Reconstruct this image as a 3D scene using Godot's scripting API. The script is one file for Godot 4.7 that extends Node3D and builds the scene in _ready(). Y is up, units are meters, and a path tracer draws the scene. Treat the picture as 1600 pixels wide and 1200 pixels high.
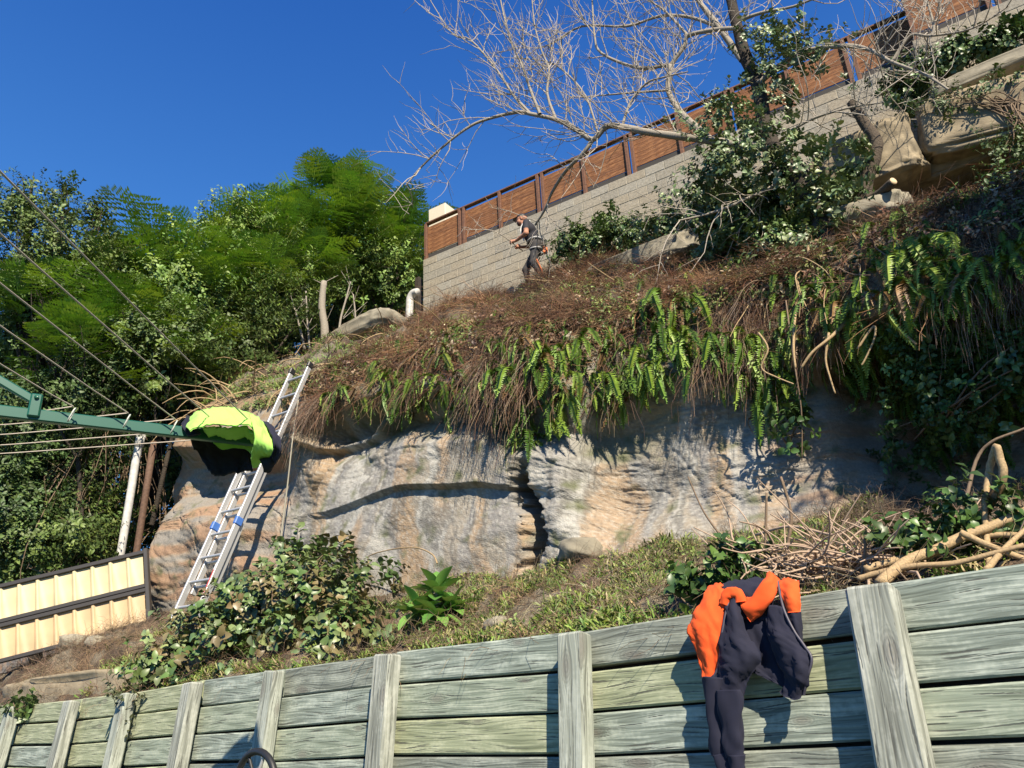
extends Node3D
# A terraced sandstone hillside above a timber retaining wall, seen from the yard below it.
# u runs along the hill to the right, w runs into the hill, y is up.
const HILL := 57.6
const WALL := 51.5
const STATIONS := [-60, -20, -12.5, -10.6, -10, -9, -8, -7.2, -6.6, -5.5, -4.5, -4, -3.5, -3, -2.3, -1.7, -1.1, -0.75, -0.4, 1, 8]
const ROW_Y := [[2.6, 3.0, 3.5, 3.7, 4.3, 5.0, 5.6, 6.4],
	[2.6, 3.0, 3.5, 3.7, 4.3, 5.0, 5.6, 6.4],
	[2.3, 2.8, 3.4, 3.5, 4.2, 5.0, 5.6, 6.3],
	[2.35, 2.8, 3.4, 3.5, 4.2, 4.9, 5.5, 6.1],
	[2.4, 3.0, 3.8, 4.0, 4.4, 4.85, 5.1, 6.0],
	[2.5, 3.1, 3.8, 4.0, 4.35, 4.6, 4.85, 6.0],
	[2.55, 3.1, 3.7, 3.9, 4.2, 4.4, 4.65, 5.8],
	[2.5, 3.0, 3.5, 3.62, 4.2, 4.45, 4.8, 5.6],
	[2.5, 3.0, 3.5, 3.56, 4.1, 4.5, 4.9, 5.6],
	[2.5, 3.1, 3.62, 3.67, 4.15, 4.5, 4.85, 5.58],
	[2.5, 3.0, 3.48, 3.53, 4.0, 4.35, 4.65, 5.5],
	[2.5, 3.0, 3.36, 3.41, 3.7, 4.0, 4.45, 5.45],
	[2.52, 2.9, 3.2, 3.3, 3.6, 3.9, 4.35, 5.4],
	[2.54, 2.8, 3.0, 3.1, 3.45, 3.8, 4.25, 5.3],
	[2.56, 2.85, 3.0, 3.1, 3.5, 3.95, 4.3, 5.25],
	[2.6, 2.9, 3.1, 3.2, 3.6, 3.95, 4.25, 5.2],
	[2.68, 2.95, 3.2, 3.3, 3.6, 3.9, 4.2, 5.1],
	[2.78, 2.95, 3.2, 3.3, 3.6, 3.9, 4.2, 5.1],
	[2.75, 2.95, 3.2, 3.3, 3.7, 3.95, 4.1, 5.1],
	[2.75, 2.95, 3.2, 3.3, 3.7, 3.9, 4.0, 5.0],
	[2.75, 2.95, 3.2, 3.3, 3.7, 3.9, 4.0, 5.0]]
const ROW_W := [[26.0, 26.0, 26.0, 26.0, 26.0, 26.0, 26.0, 26.6],
	[16.0, 16.0, 16.0, 16.0, 16.0, 16.0, 16.0, 16.6],
	[9.6, 9.5, 9.5, 9.5, 9.6, 9.7, 9.6, 10.1],
	[7.0, 6.75, 6.75, 6.75, 6.85, 6.9, 6.8, 7.2],
	[6.4, 6.25, 6.3, 6.35, 6.7, 6.75, 6.35, 6.9],
	[6.35, 6.15, 6.2, 6.3, 6.75, 6.8, 6.3, 6.9],
	[6.3, 6.15, 6.2, 6.3, 6.75, 6.75, 6.3, 6.9],
	[6.3, 6.2, 6.25, 6.25, 6.35, 6.3, 6.15, 6.65],
	[6.15, 6.18, 6.24, 6.18, 6.3, 6.75, 6.25, 6.62],
	[6.15, 6.2, 6.27, 6.18, 6.3, 6.65, 6.25, 6.65],
	[6.12, 6.17, 6.26, 6.16, 6.28, 6.6, 6.2, 6.65],
	[6.1, 6.15, 6.25, 6.15, 6.2, 6.6, 6.15, 6.65],
	[6.1, 6.1, 6.2, 6.15, 6.2, 6.5, 6.15, 6.68],
	[6.05, 6.35, 6.55, 6.58, 6.62, 6.66, 6.45, 6.85],
	[6.1, 6.4, 6.5, 6.52, 6.56, 6.64, 6.5, 6.9],
	[6.2, 6.4, 6.5, 6.52, 6.62, 6.68, 6.5, 6.85],
	[6.25, 6.45, 6.6, 6.63, 6.72, 6.8, 6.5, 6.8],
	[6.5, 6.8, 6.95, 7.0, 7.1, 7.1, 6.35, 6.7],
	[6.9, 7.3, 7.5, 7.5, 7.6, 7.4, 6.0, 6.5],
	[6.9, 7.3, 7.5, 7.5, 7.6, 7.4, 5.9, 6.4],
	[6.9, 7.3, 7.5, 7.5, 7.6, 7.4, 5.9, 6.4]]
const TOP_U := [-14, -10, -8.2, -7.1, -6.1, -5, -3.8, -2.4, -0.9, 6]
const TOP_Y := [1.64, 1.66, 1.67, 1.7, 1.74, 1.77, 1.81, 1.82, 1.88, 1.94]
const BROW_U := [-20, -13, -9.9, -6.9, -3, 0, 8]
const BROW_Y := [9.6, 9.55, 9.4, 9.15, 9.2, 9.3, 9.3]
const BEND_U := [-20, -10, -5, -0.3, 8]
const BEND_P := [0.86, 0.86, 0.95, 1.5, 1.5]

var U: Vector3
var N: Vector3
var RU: Vector3
var RN: Vector3
var rng := RandomNumberGenerator.new()
var n1 := FastNoiseLite.new()
var n2 := FastNoiseLite.new()
var M := {}
var used := {}
var K := {}

# ---------------------------------------------------------------- helpers
func rf(a: float, b: float) -> float:
	return rng.randf_range(a, b)

func rv(r: float) -> Vector3:
	return Vector3(rf(-r, r), rf(-r, r), rf(-r, r))

func hp(u: float, w: float, y: float) -> Vector3:
	return U * u - N * w + Vector3(0, y, 0)

func rp(u: float, o: float, y: float) -> Vector3:
	return RU * u - RN * (3.5 - o) + Vector3(0, y, 0)

func itp(x: float, xs: Array, ys: Array) -> float:
	if x <= xs[0]:
		return ys[0]
	for i in range(1, xs.size()):
		if x <= xs[i]:
			return lerpf(ys[i - 1], ys[i], (x - xs[i - 1]) / (xs[i] - xs[i - 1]))
	return ys[-1]

func row(u: float, k: int) -> Vector2:
	var n := STATIONS.size()
	if u <= STATIONS[0]:
		return Vector2(ROW_W[0][k], ROW_Y[0][k])
	for i in range(1, n):
		if u <= STATIONS[i]:
			var t: float = (u - STATIONS[i - 1]) / (STATIONS[i] - STATIONS[i - 1])
			t = lerpf(t, t * t * (3.0 - 2.0 * t), 0.6)
			return Vector2(lerpf(ROW_W[i - 1][k], ROW_W[i][k], t), lerpf(ROW_Y[i - 1][k], ROW_Y[i][k], t))
	return Vector2(ROW_W[n - 1][k], ROW_Y[n - 1][k])

func sheet(u: float, s: float) -> Vector3:
	# the ground surface: s 0..1 soil bank, 1..8 rock face, 8..9 upper slope
	if s <= 1.0:
		var w0 := 3.6 - 0.1066 * (u - 0.37)
		var y0 := itp(u, TOP_U, TOP_Y) - 0.07
		var b := row(u, 0)
		var w := lerpf(w0, b.x, s)
		var y := lerpf(y0, b.y, s) + itp(u, [-11, -9, -7.5, -6], [0.42, 0.3, 0.08, -0.03]) * pow(maxf(0.0, sin(PI * s)), 0.6)
		y += (n1.get_noise_2d(u * 1.1, w * 1.1) * 0.11 + n2.get_noise_2d(u * 6.0, w * 6.0) * 0.05) * smoothstep(0.0, 0.15, s)
		return hp(u, w, y)
	if s <= 8.0:
		var k := mini(int(s - 1.0), 6)
		var t := s - 1.0 - k
		var a := row(u, k)
		var b2 := row(u, k + 1)
		var p := a.lerp(b2, t)
		var f := smoothstep(1.0, 1.3, s) * smoothstep(8.0, 7.4, s)
		var calm := lerpf(1.0, 0.45, smoothstep(-7.0, -6.4, u) * smoothstep(-3.7, -4.2, u) * smoothstep(4.1, 3.7, p.y))
		var d := n1.get_noise_2d(u * 0.9, p.y * 1.3) * 0.085
		d += n1.get_noise_2d(u * 2.6 + 31.0, p.y * 3.6) * 0.018
		d += n2.get_noise_2d(u * 3.0, p.y * 16.0 + 2.0 * n1.get_noise_2d(u, p.y)) * 0.012
		d += n2.get_noise_2d(u * 14.0 + 7.0, p.y * 14.0) * 0.006
		var ridge := 1.0 - absf(n1.get_noise_2d(u * 1.3 + 90.0, p.y * 2.2 + u * 0.6)) * 9.0
		if ridge > 0.0:
			d += ridge * 0.018
		d *= calm
		# the open cleft between the two big slabs, and a leaning crack left of the nose
		var c := absf(u + 3.83 - 0.10 * sin(p.y * 5.0) - (p.y - 3.0) * 0.05)
		c += 0.05 * n2.get_noise_2d(u * 7.0, p.y * 7.0) + 0.05 * smoothstep(3.0, 3.7, p.y)
		if p.y < 3.8:
			d += 0.7 * smoothstep(0.15, 0.03, c) * smoothstep(3.8, 3.1, p.y)
		c = absf(u + 6.95 - (p.y - 3.6) * 0.35 + 0.08 * n1.get_noise_1d(p.y * 3.0))
		d += 0.12 * smoothstep(0.07, 0.01, c) * smoothstep(2.7, 3.1, p.y) * smoothstep(4.5, 4.2, p.y)
		# the rolled ledge under the roots
		var q := absf(p.y - (4.42 + 0.16 * pow((u + 6.5) / 0.6, 2.0)))
		if absf(u + 6.5) < 0.75:
			d -= 0.28 * smoothstep(0.13, 0.0, q) * smoothstep(0.75, 0.5, absf(u + 6.5))
		return hp(u, p.x + d * f, p.y + d * f * 0.15)
	var e := row(u, 7)
	var we := maxf(12.3, e.x + 3.0)
	var r := s - 8.0
	var yy := lerpf(e.y, maxf(itp(u, BROW_U, BROW_Y), e.y + 1.0), pow(r, itp(u, BEND_U, BEND_P)))
	var ww := lerpf(e.x, we, r)
	yy += (n1.get_noise_2d(u * 0.9, ww * 0.9) * 0.3 + n2.get_noise_2d(u * 4.0, ww * 4.0) * 0.08) * smoothstep(8.0, 8.12, s) * smoothstep(9.0, 8.8, s)
	return hp(u, ww, yy)

func sheet_normal(u: float, s: float) -> Vector3:
	var a := sheet(u + 0.06, s) - sheet(u - 0.06, s)
	var ds := 0.06 if s < 1.0 or s > 8.0 else 0.15
	var lo := maxf(s - ds, 0.0)
	var b := sheet(u, minf(s + ds, 9.0)) - sheet(u, lo)
	return a.cross(b).normalized()

func numbered(called: String) -> String:
	if not used.has(called):
		used[called] = 0
		return called
	used[called] += 1
	return "%s_%03d" % [called, used[called]]

func tag(o: Node3D, label: String, category: String, group := "", kind := "") -> void:
	if label:
		o.set_meta("label", label)
	if category:
		o.set_meta("category", category)
	if group:
		o.set_meta("group", group)
	if kind:
		o.set_meta("kind", kind)

func thing(called: String, label: String, category: String, at := Vector3.ZERO, group := "") -> Node3D:
	var o := Node3D.new()
	o.name = numbered(called)
	o.position = at
	add_child(o)
	tag(o, label, category, group)
	return o

func begin() -> SurfaceTool:
	var st := SurfaceTool.new()
	st.begin(Mesh.PRIMITIVE_TRIANGLES)
	return st

func finish(st: SurfaceTool, m: Material, smooth := true) -> ArrayMesh:
	if smooth:
		st.index()
	st.generate_normals()
	var me := st.commit()
	me.surface_set_material(0, m)
	return me

func put(called: String, me: Mesh, parent: Node = null, at := Transform3D()) -> MeshInstance3D:
	var o := MeshInstance3D.new()
	o.mesh = me
	o.transform = at
	if parent == null:
		o.name = numbered(called)
		add_child(o)
	else:
		o.name = called
		parent.add_child(o, true)
	return o

func scatter(called: String, me: Mesh, xs: Array, cs: Array, parent: Node = null) -> MultiMeshInstance3D:
	var mm := MultiMesh.new()
	mm.transform_format = MultiMesh.TRANSFORM_3D
	mm.use_colors = true
	mm.mesh = me
	mm.instance_count = xs.size()
	for i in xs.size():
		mm.set_instance_transform(i, xs[i])
		mm.set_instance_color(i, cs[i])
	var o := MultiMeshInstance3D.new()
	o.multimesh = mm
	if parent == null:
		o.name = numbered(called)
		add_child(o)
	else:
		o.name = called
		parent.add_child(o, true)
	return o

func tri(st: SurfaceTool, a: Vector3, b: Vector3, c: Vector3) -> void:
	st.add_vertex(a)
	st.add_vertex(b)
	st.add_vertex(c)

func quad(st: SurfaceTool, a: Vector3, b: Vector3, c: Vector3, d: Vector3) -> void:
	tri(st, a, b, c)
	tri(st, a, c, d)

func frame(dir: Vector3) -> Basis:
	var z := dir.normalized()
	var h := Vector3.UP if absf(z.y) < 0.95 else Vector3.RIGHT
	var x := h.cross(z).normalized()
	return Basis(x, z.cross(x), z)

func tube(st: SurfaceTool, pts: Array, r0: float, r1: float, sides := 5, cap := false, lumpy := 0.0) -> void:
	var n := pts.size()
	var prev: Array = []
	var b := frame(pts[1] - pts[0])
	for i in n:
		var dir: Vector3 = pts[mini(i + 1, n - 1)] - pts[maxi(i - 1, 0)]
		var z := dir.normalized()
		var x := (b.x - z * b.x.dot(z)).normalized()
		b = Basis(x, z.cross(x), z)
		var r := lerpf(r0, r1, float(i) / (n - 1))
		var ring: Array = []
		for k in sides:
			var a := TAU * k / sides
			var rr := r * (1.0 + rf(-lumpy, lumpy))
			ring.append(pts[i] + b.x * cos(a) * rr + b.y * sin(a) * rr)
		if i > 0:
			for k in sides:
				var k2 := (k + 1) % sides
				quad(st, prev[k], ring[k], ring[k2], prev[k2])
		if cap and (i == 0 or i == n - 1):
			for k in range(1, sides - 1):
				if i == 0:
					tri(st, ring[0], ring[k], ring[k + 1])
				else:
					tri(st, ring[0], ring[k + 1], ring[k])
		prev = ring

func smooth_line(pts: Array, per := 4) -> Array:
	var out: Array = []
	for i in pts.size() - 1:
		var p0: Vector3 = pts[maxi(i - 1, 0)]
		var p1: Vector3 = pts[i]
		var p2: Vector3 = pts[i + 1]
		var p3: Vector3 = pts[mini(i + 2, pts.size() - 1)]
		for k in per:
			out.append(p1.cubic_interpolate(p2, p0, p3, float(k) / per))
	out.append(pts[-1])
	return out

func cbox(st: SurfaceTool, t: Transform3D, size: Vector3, c: float, uv_at := Vector2.ZERO, uv_scale := 1.0, rough := 0.0) -> void:
	# a box with bevelled edges; texture runs along its longest side
	var h := size * 0.5
	var ax := size.max_axis_index()
	var pts := {}
	var jit := {}
	for sx in [-1, 1]:
		for sy in [-1, 1]:
			for sz in [-1, 1]:
				var s := Vector3(sx, sy, sz)
				var p := h * s
				var j := rv(rough)
				pts[s] = [p + j - Vector3(0, sy * c, sz * c), p + j - Vector3(sx * c, 0, sz * c), p + j - Vector3(sx * c, sy * c, 0)]
	var face := func(vs: Array, nrm: Vector3) -> void:
		var nn := nrm.normalized()
		var cr: Vector3 = (vs[1] - vs[0]).cross(vs[2] - vs[0])
		var order := [0, 1, 2] if cr.dot(nn) < 0 else [0, 2, 1]
		var tris := [order]
		if vs.size() == 4:
			tris = [[0, 1, 2], [0, 2, 3]] if cr.dot(nn) < 0 else [[0, 2, 1], [0, 3, 2]]
		for tr in tris:
			for i in tr:
				var v: Vector3 = vs[i]
				var along: float = v[ax]
				var o1 := (ax + 1) % 3
				var o2 := (ax + 2) % 3
				var across: float = v[o1] if absf(nn[o1]) < absf(nn[o2]) else v[o2] + size[o1]
				st.set_uv(uv_at + Vector2(along, across * 4.0) * uv_scale)
				st.set_normal((t.basis * nn).normalized())
				st.add_vertex(t * v)
	for a in 3:
		var b := (a + 1) % 3
		var d := (a + 2) % 3
		for s in [-1, 1]:
			var q: Array = []
			for bd in [[-1, -1], [1, -1], [1, 1], [-1, 1]]:
				var k := Vector3.ZERO
				k[a] = s
				k[b] = bd[0]
				k[d] = bd[1]
				q.append(pts[k][a])
			var nrm := Vector3.ZERO
			nrm[a] = s
			face.call(q, nrm)
		for sb in [-1, 1]:
			for sd in [-1, 1]:
				var k0 := Vector3.ZERO
				k0[b] = sb
				k0[d] = sd
				k0[a] = -1
				var k1 := k0
				k1[a] = 1
				var nrm2 := Vector3.ZERO
				nrm2[b] = sb
				nrm2[d] = sd
				face.call([pts[k0][b], pts[k1][b], pts[k1][d], pts[k0][d]], nrm2)
	for s in pts:
		face.call([pts[s][0], pts[s][1], pts[s][2]], s)

func box_mesh(size: Vector3, c: float, m: Material, uv_at := Vector2.ZERO, uv_scale := 1.0, rough := 0.0) -> ArrayMesh:
	var st := begin()
	cbox(st, Transform3D(), size, c, uv_at, uv_scale, rough)
	var me := st.commit()
	me.surface_set_material(0, m)
	return me

func between(a: Vector3, b: Vector3, side: Vector3) -> Transform3D:
	# x runs from a to b, z close to side
	var x := (b - a).normalized()
	var y := side.cross(x).normalized()
	return Transform3D(Basis(x, y, x.cross(y)), (a + b) * 0.5)

# ---------------------------------------------------------------- materials
func lin(r: float, g: float, b: float) -> Color:
	return Color(r, g, b).linear_to_srgb()

func noise_tex(freq: float, lo: float, hi: float, oct := 4, seed := 1, normal := false, size := 512) -> NoiseTexture2D:
	var t := NoiseTexture2D.new()
	var n := FastNoiseLite.new()
	n.seed = seed
	n.noise_type = FastNoiseLite.TYPE_SIMPLEX_SMOOTH
	n.frequency = freq
	n.fractal_octaves = oct
	t.noise = n
	t.width = size
	t.height = size
	t.seamless = true
	if normal:
		t.as_normal_map = true
		t.bump_strength = 6.0
	else:
		var g := Gradient.new()
		g.set_color(0, Color(lo, lo, lo))
		g.set_color(1, Color(hi, hi, hi))
		t.color_ramp = g
	return t

func mat(called: String, c: Color, rough := 0.8, tex: Texture2D = null, scale := 1.0, bump: Texture2D = null, bump_cm := 0.5, vertex := false) -> StandardMaterial3D:
	var m := StandardMaterial3D.new()
	m.resource_name = called
	m.albedo_color = c
	m.roughness = rough
	m.vertex_color_use_as_albedo = vertex
	if tex or bump:
		m.uv1_triplanar = true
		m.uv1_world_triplanar = true
		m.uv1_scale = Vector3.ONE * scale
		m.albedo_texture = tex
	if bump:
		m.heightmap_enabled = true
		m.heightmap_texture = bump
		m.heightmap_scale = bump_cm
	M[called] = m
	return m

func leaf_mat(called: String, c: Color, rough := 0.45, glow := 0.35) -> StandardMaterial3D:
	var m := mat(called, c, rough, null, 1.0, null, 0.0, true)
	m.backlight_enabled = true
	m.backlight = Color(glow, glow, glow * 0.5)
	return m

func wood_tex(seed: int, lo: Color, mid: Color, hi: Color, knots: int) -> Array:
	# weathered timber: long grain, checks, a few knots, algae patches
	var W := 768
	var Hh := 192
	var im := Image.create(W, Hh, false, Image.FORMAT_RGB8)
	var hm := Image.create(W, Hh, false, Image.FORMAT_RGB8)
	var r := RandomNumberGenerator.new()
	r.seed = seed
	var ks: Array = []
	for i in knots:
		ks.append(Vector3(r.randf() * W, r.randf_range(0.15, 0.85) * Hh, r.randf_range(7, 15)))
	for y in Hh:
		for x in W:
			var yy := float(y)
			var kd := 1e9
			for k in ks:
				var dx: float = (x - k.x) * 0.45
				var dy: float = y - k.y
				var dd: float = sqrt(dx * dx + dy * dy) / k.z
				kd = minf(kd, dd)
				yy += signf(dy) * -9.0 * exp(-dd * dd * 0.35)
			var warp := n1.get_noise_2d(x * 0.0035 + seed * 11.0, y * 0.012) * 7.0
			var g := n2.get_noise_2d(x * 0.0045 + seed * 7.0, (yy + warp) * 0.13)
			var g2 := n1.get_noise_2d(x * 0.003 + seed * 3.0, (yy + warp) * 0.035 + 50.0)
			var patch := n1.get_noise_2d(x * 0.009 + 200.0 + seed, y * 0.022) + 0.6 * n2.get_noise_2d(x * 0.05 + seed, y * 0.06)
			var v := clampf(0.5 + g * 0.42 + g2 * 0.3, 0.0, 1.0)
			var check := n2.get_noise_2d(x * 0.0035 + seed * 5.0, (yy + warp) * 0.1 + 300.0)
			var col := lo.lerp(mid, clampf(v * 2.0, 0, 1)).lerp(hi, clampf(v * 1.2 - 0.5 + patch * 0.5, 0, 1))
			var hgt := v
			if check > 0.5:
				var cc := clampf((check - 0.5) * 8.0, 0, 1)
				col = col.lerp(Color(0.05, 0.05, 0.045), cc * 0.8)
				hgt *= 1.0 - cc
			if kd < 1.6:
				col = col.lerp(Color(0.16, 0.14, 0.12), clampf(1.4 - kd, 0, 1) * 0.55)
				col = col.lerp(lo, 0.35 * (0.5 + 0.5 * sin(kd * 16.0)))
			im.set_pixel(x, y, col.linear_to_srgb())
			hm.set_pixel(x, y, Color(hgt, hgt, hgt))
	return [ImageTexture.create_from_image(im), ImageTexture.create_from_image(hm)]

func wood_mat(called: String, seed: int, lo: Color, mid: Color, hi: Color, knots: int) -> StandardMaterial3D:
	var t := wood_tex(seed, lo, mid, hi, knots)
	var m := StandardMaterial3D.new()
	m.resource_name = called
	m.albedo_texture = t[0]
	m.roughness = 0.85
	m.heightmap_enabled = true
	m.heightmap_texture = t[1]
	m.heightmap_scale = 0.25
	M[called] = m
	return m

func materials() -> void:
	var fine := noise_tex(0.035, 0.62, 1.0, 5, 3)
	var grit := noise_tex(0.09, 0.0, 1.0, 4, 8)
	var pit := noise_tex(0.02, 0.0, 1.0, 5, 5)
	mat("rock", Color.WHITE, 0.92, noise_tex(0.05, 0.8, 1.0, 5, 3), 1.1, grit, 0.7, true)
	mat("soil", Color.WHITE, 0.95, noise_tex(0.06, 0.45, 1.0, 5, 13), 1.1, grit, 2.5, true)
	mat("boulder", lin(0.40, 0.325, 0.215), 0.9, noise_tex(0.012, 0.6, 1.0, 5, 23), 0.8, grit, 0.3)
	mat("boulder_grey", lin(0.38, 0.34, 0.255), 0.9, noise_tex(0.012, 0.6, 1.0, 5, 29), 0.8, grit, 0.3)
	mat("earth", lin(0.1, 0.065, 0.04), 0.95)
	mat("lawn", lin(0.06, 0.09, 0.025), 0.95, fine, 0.6)
	for i in 4:
		var k: float = [0.93, 1.0, 1.06, 0.97][i]
		var wm: float = [0.0, 0.012, -0.006, 0.02][i]
		mat("block%d" % i, lin((0.42 + wm) * k, 0.38 * k, (0.305 - wm) * k), 0.95, noise_tex(0.02, 0.72, 1.0, 5, 41 + i), 1.7, grit, 0.6)
	mat("mortar", lin(0.45, 0.415, 0.34), 0.95, fine, 2.0)
	mat("render", lin(0.62, 0.55, 0.42), 0.9)
	var sl := [[Color(0.122, 0.044, 0.016), Color(0.232, 0.094, 0.035), Color(0.366, 0.169, 0.069)], [Color(0.104, 0.039, 0.015), Color(0.195, 0.078, 0.030), Color(0.293, 0.130, 0.056)]]
	for i in 2:
		wood_mat("slat%d" % i, 60 + i, sl[i][0], sl[i][1], sl[i][2], 0)
	mat("fence_post", lin(0.23, 0.105, 0.06), 0.8, fine, 1.0)
	mat("dark_grey", lin(0.045, 0.04, 0.036), 0.9)
	wood_mat("sleeper0", 1, Color(0.124, 0.148, 0.106), Color(0.254, 0.293, 0.225), Color(0.402, 0.435, 0.341), 3)
	wood_mat("sleeper1", 2, Color(0.107, 0.126, 0.102), Color(0.227, 0.265, 0.224), Color(0.421, 0.461, 0.392), 4)
	wood_mat("sleeper2", 3, Color(0.144, 0.163, 0.095), Color(0.287, 0.312, 0.198), Color(0.427, 0.443, 0.298), 2)
	wood_mat("sleeper3", 4, Color(0.088, 0.096, 0.078), Color(0.192, 0.212, 0.179), Color(0.344, 0.367, 0.310), 4)
	wood_mat("post0", 5, Color(0.120, 0.125, 0.105), Color(0.265, 0.278, 0.236), Color(0.427, 0.436, 0.382), 4)
	wood_mat("post1", 6, Color(0.129, 0.138, 0.114), Color(0.282, 0.302, 0.253), Color(0.411, 0.433, 0.373), 3)
	var al := mat("aluminium", lin(0.5, 0.5, 0.5), 0.5)
	al.metallic = 0.5
	mat("plastic_black", lin(0.015, 0.015, 0.016), 0.5)
	mat("sticker_blue", lin(0.05, 0.14, 0.42), 0.5)
	mat("sticker_white", lin(0.7, 0.7, 0.7), 0.5)
	mat("sticker_red", lin(0.5, 0.06, 0.06), 0.5)
	var gp := mat("green_paint", lin(0.009, 0.085, 0.052), 0.35)
	gp.clearcoat_enabled = true
	gp.clearcoat = 0.3
	mat("line_cord", lin(0.42, 0.36, 0.29), 0.7)
	mat("tie", lin(0.5, 0.52, 0.46), 0.6)
	mat("rope", lin(0.3, 0.28, 0.22), 0.9)
	mat("pvc", lin(0.68, 0.66, 0.62), 0.5, noise_tex(0.02, 0.75, 1.0, 5, 77), 0.9)
	mat("rust_pipe", lin(0.17, 0.095, 0.06), 0.8, fine, 1.2)
	mat("cream_steel", lin(0.56, 0.47, 0.275), 0.5, noise_tex(0.01, 0.86, 1.0, 4, 90), 0.5)
	mat("peach_steel", lin(0.53, 0.375, 0.205), 0.5, noise_tex(0.01, 0.86, 1.0, 4, 91), 0.5)
	mat("brown_steel", lin(0.045, 0.04, 0.037), 0.5)
	var weave := noise_tex(0.2, 0.85, 1.0, 2, 95)
	for c in [["lime", 0.42, 0.80, 0.15], ["navy", 0.0095, 0.0105, 0.029], ["dark_lining", 0.010, 0.010, 0.012], ["orange", 0.93, 0.105, 0.012]]:
		var cm := mat(c[0], lin(c[1], c[2], c[3]), 0.9, weave, 6.0)
		cm.rim_enabled = true
		cm.rim = 0.12
	mat("zip", lin(0.06, 0.055, 0.075), 0.5)
	mat("bark", lin(0.12, 0.09, 0.062), 0.9, fine, 3.0, pit, 1.0)
	mat("bark_dark", lin(0.06, 0.045, 0.032), 0.9, fine, 3.0, pit, 1.0)
	mat("bark_pale", lin(0.42, 0.37, 0.30), 0.85, fine, 3.0)
	mat("twig", lin(0.37, 0.325, 0.27), 0.85, null, 1.0, null, 0.0)
	mat("vine", lin(0.27, 0.185, 0.115), 0.8, fine, 4.0)
	mat("brush", lin(0.38, 0.275, 0.195), 0.85)
	mat("vine_pale", lin(0.55, 0.385, 0.20), 0.75, fine, 4.0)
	mat("cut_wood", lin(0.62, 0.45, 0.26), 0.8)
	mat("dead", Color.WHITE, 0.95, null, 1.0, null, 0.0, true)
	leaf_mat("leaf", Color.WHITE, 0.55, 0.5)
	leaf_mat("leaf_gloss", Color.WHITE, 0.42, 0.3)
	mat("person", Color.WHITE, 0.85, null, 1.0, null, 0.0, true)
	mat("glove_orange", lin(0.55, 0.13, 0.03), 0.7)
	mat("harness", lin(0.35, 0.35, 0.35), 0.5)

# ---------------------------------------------------------------- ground and rock
func patch_mesh(u0: float, u1: float, nu: int, s0: float, s1: float, ns: int, m: Material, colour: Callable) -> ArrayMesh:
	var vs := PackedVector3Array()
	var cs := PackedColorArray()
	var ix := PackedInt32Array()
	for j in ns + 1:
		var s := lerpf(s0, s1, float(j) / ns)
		for i in nu + 1:
			var u := lerpf(u0, u1, float(i) / nu)
			var p := sheet(u, s)
			vs.append(p)
			cs.append(colour.call(u, s, p))
	var w := nu + 1
	for j in ns:
		for i in nu:
			var a := j * w + i
			ix.append_array([a, a + w, a + 1, a + 1, a + w, a + w + 1])
	var arr := []
	arr.resize(Mesh.ARRAY_MAX)
	arr[Mesh.ARRAY_VERTEX] = vs
	arr[Mesh.ARRAY_COLOR] = cs
	arr[Mesh.ARRAY_INDEX] = ix
	var am := ArrayMesh.new()
	am.add_surface_from_arrays(Mesh.PRIMITIVE_TRIANGLES, arr)
	var st := SurfaceTool.new()
	st.create_from(am, 0)
	st.generate_normals()
	var me := st.commit()
	me.surface_set_material(0, m)
	return me

func mixc(a: Color, b: Color, t: float) -> Color:
	return a.lerp(b, clampf(t, 0, 1))

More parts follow.
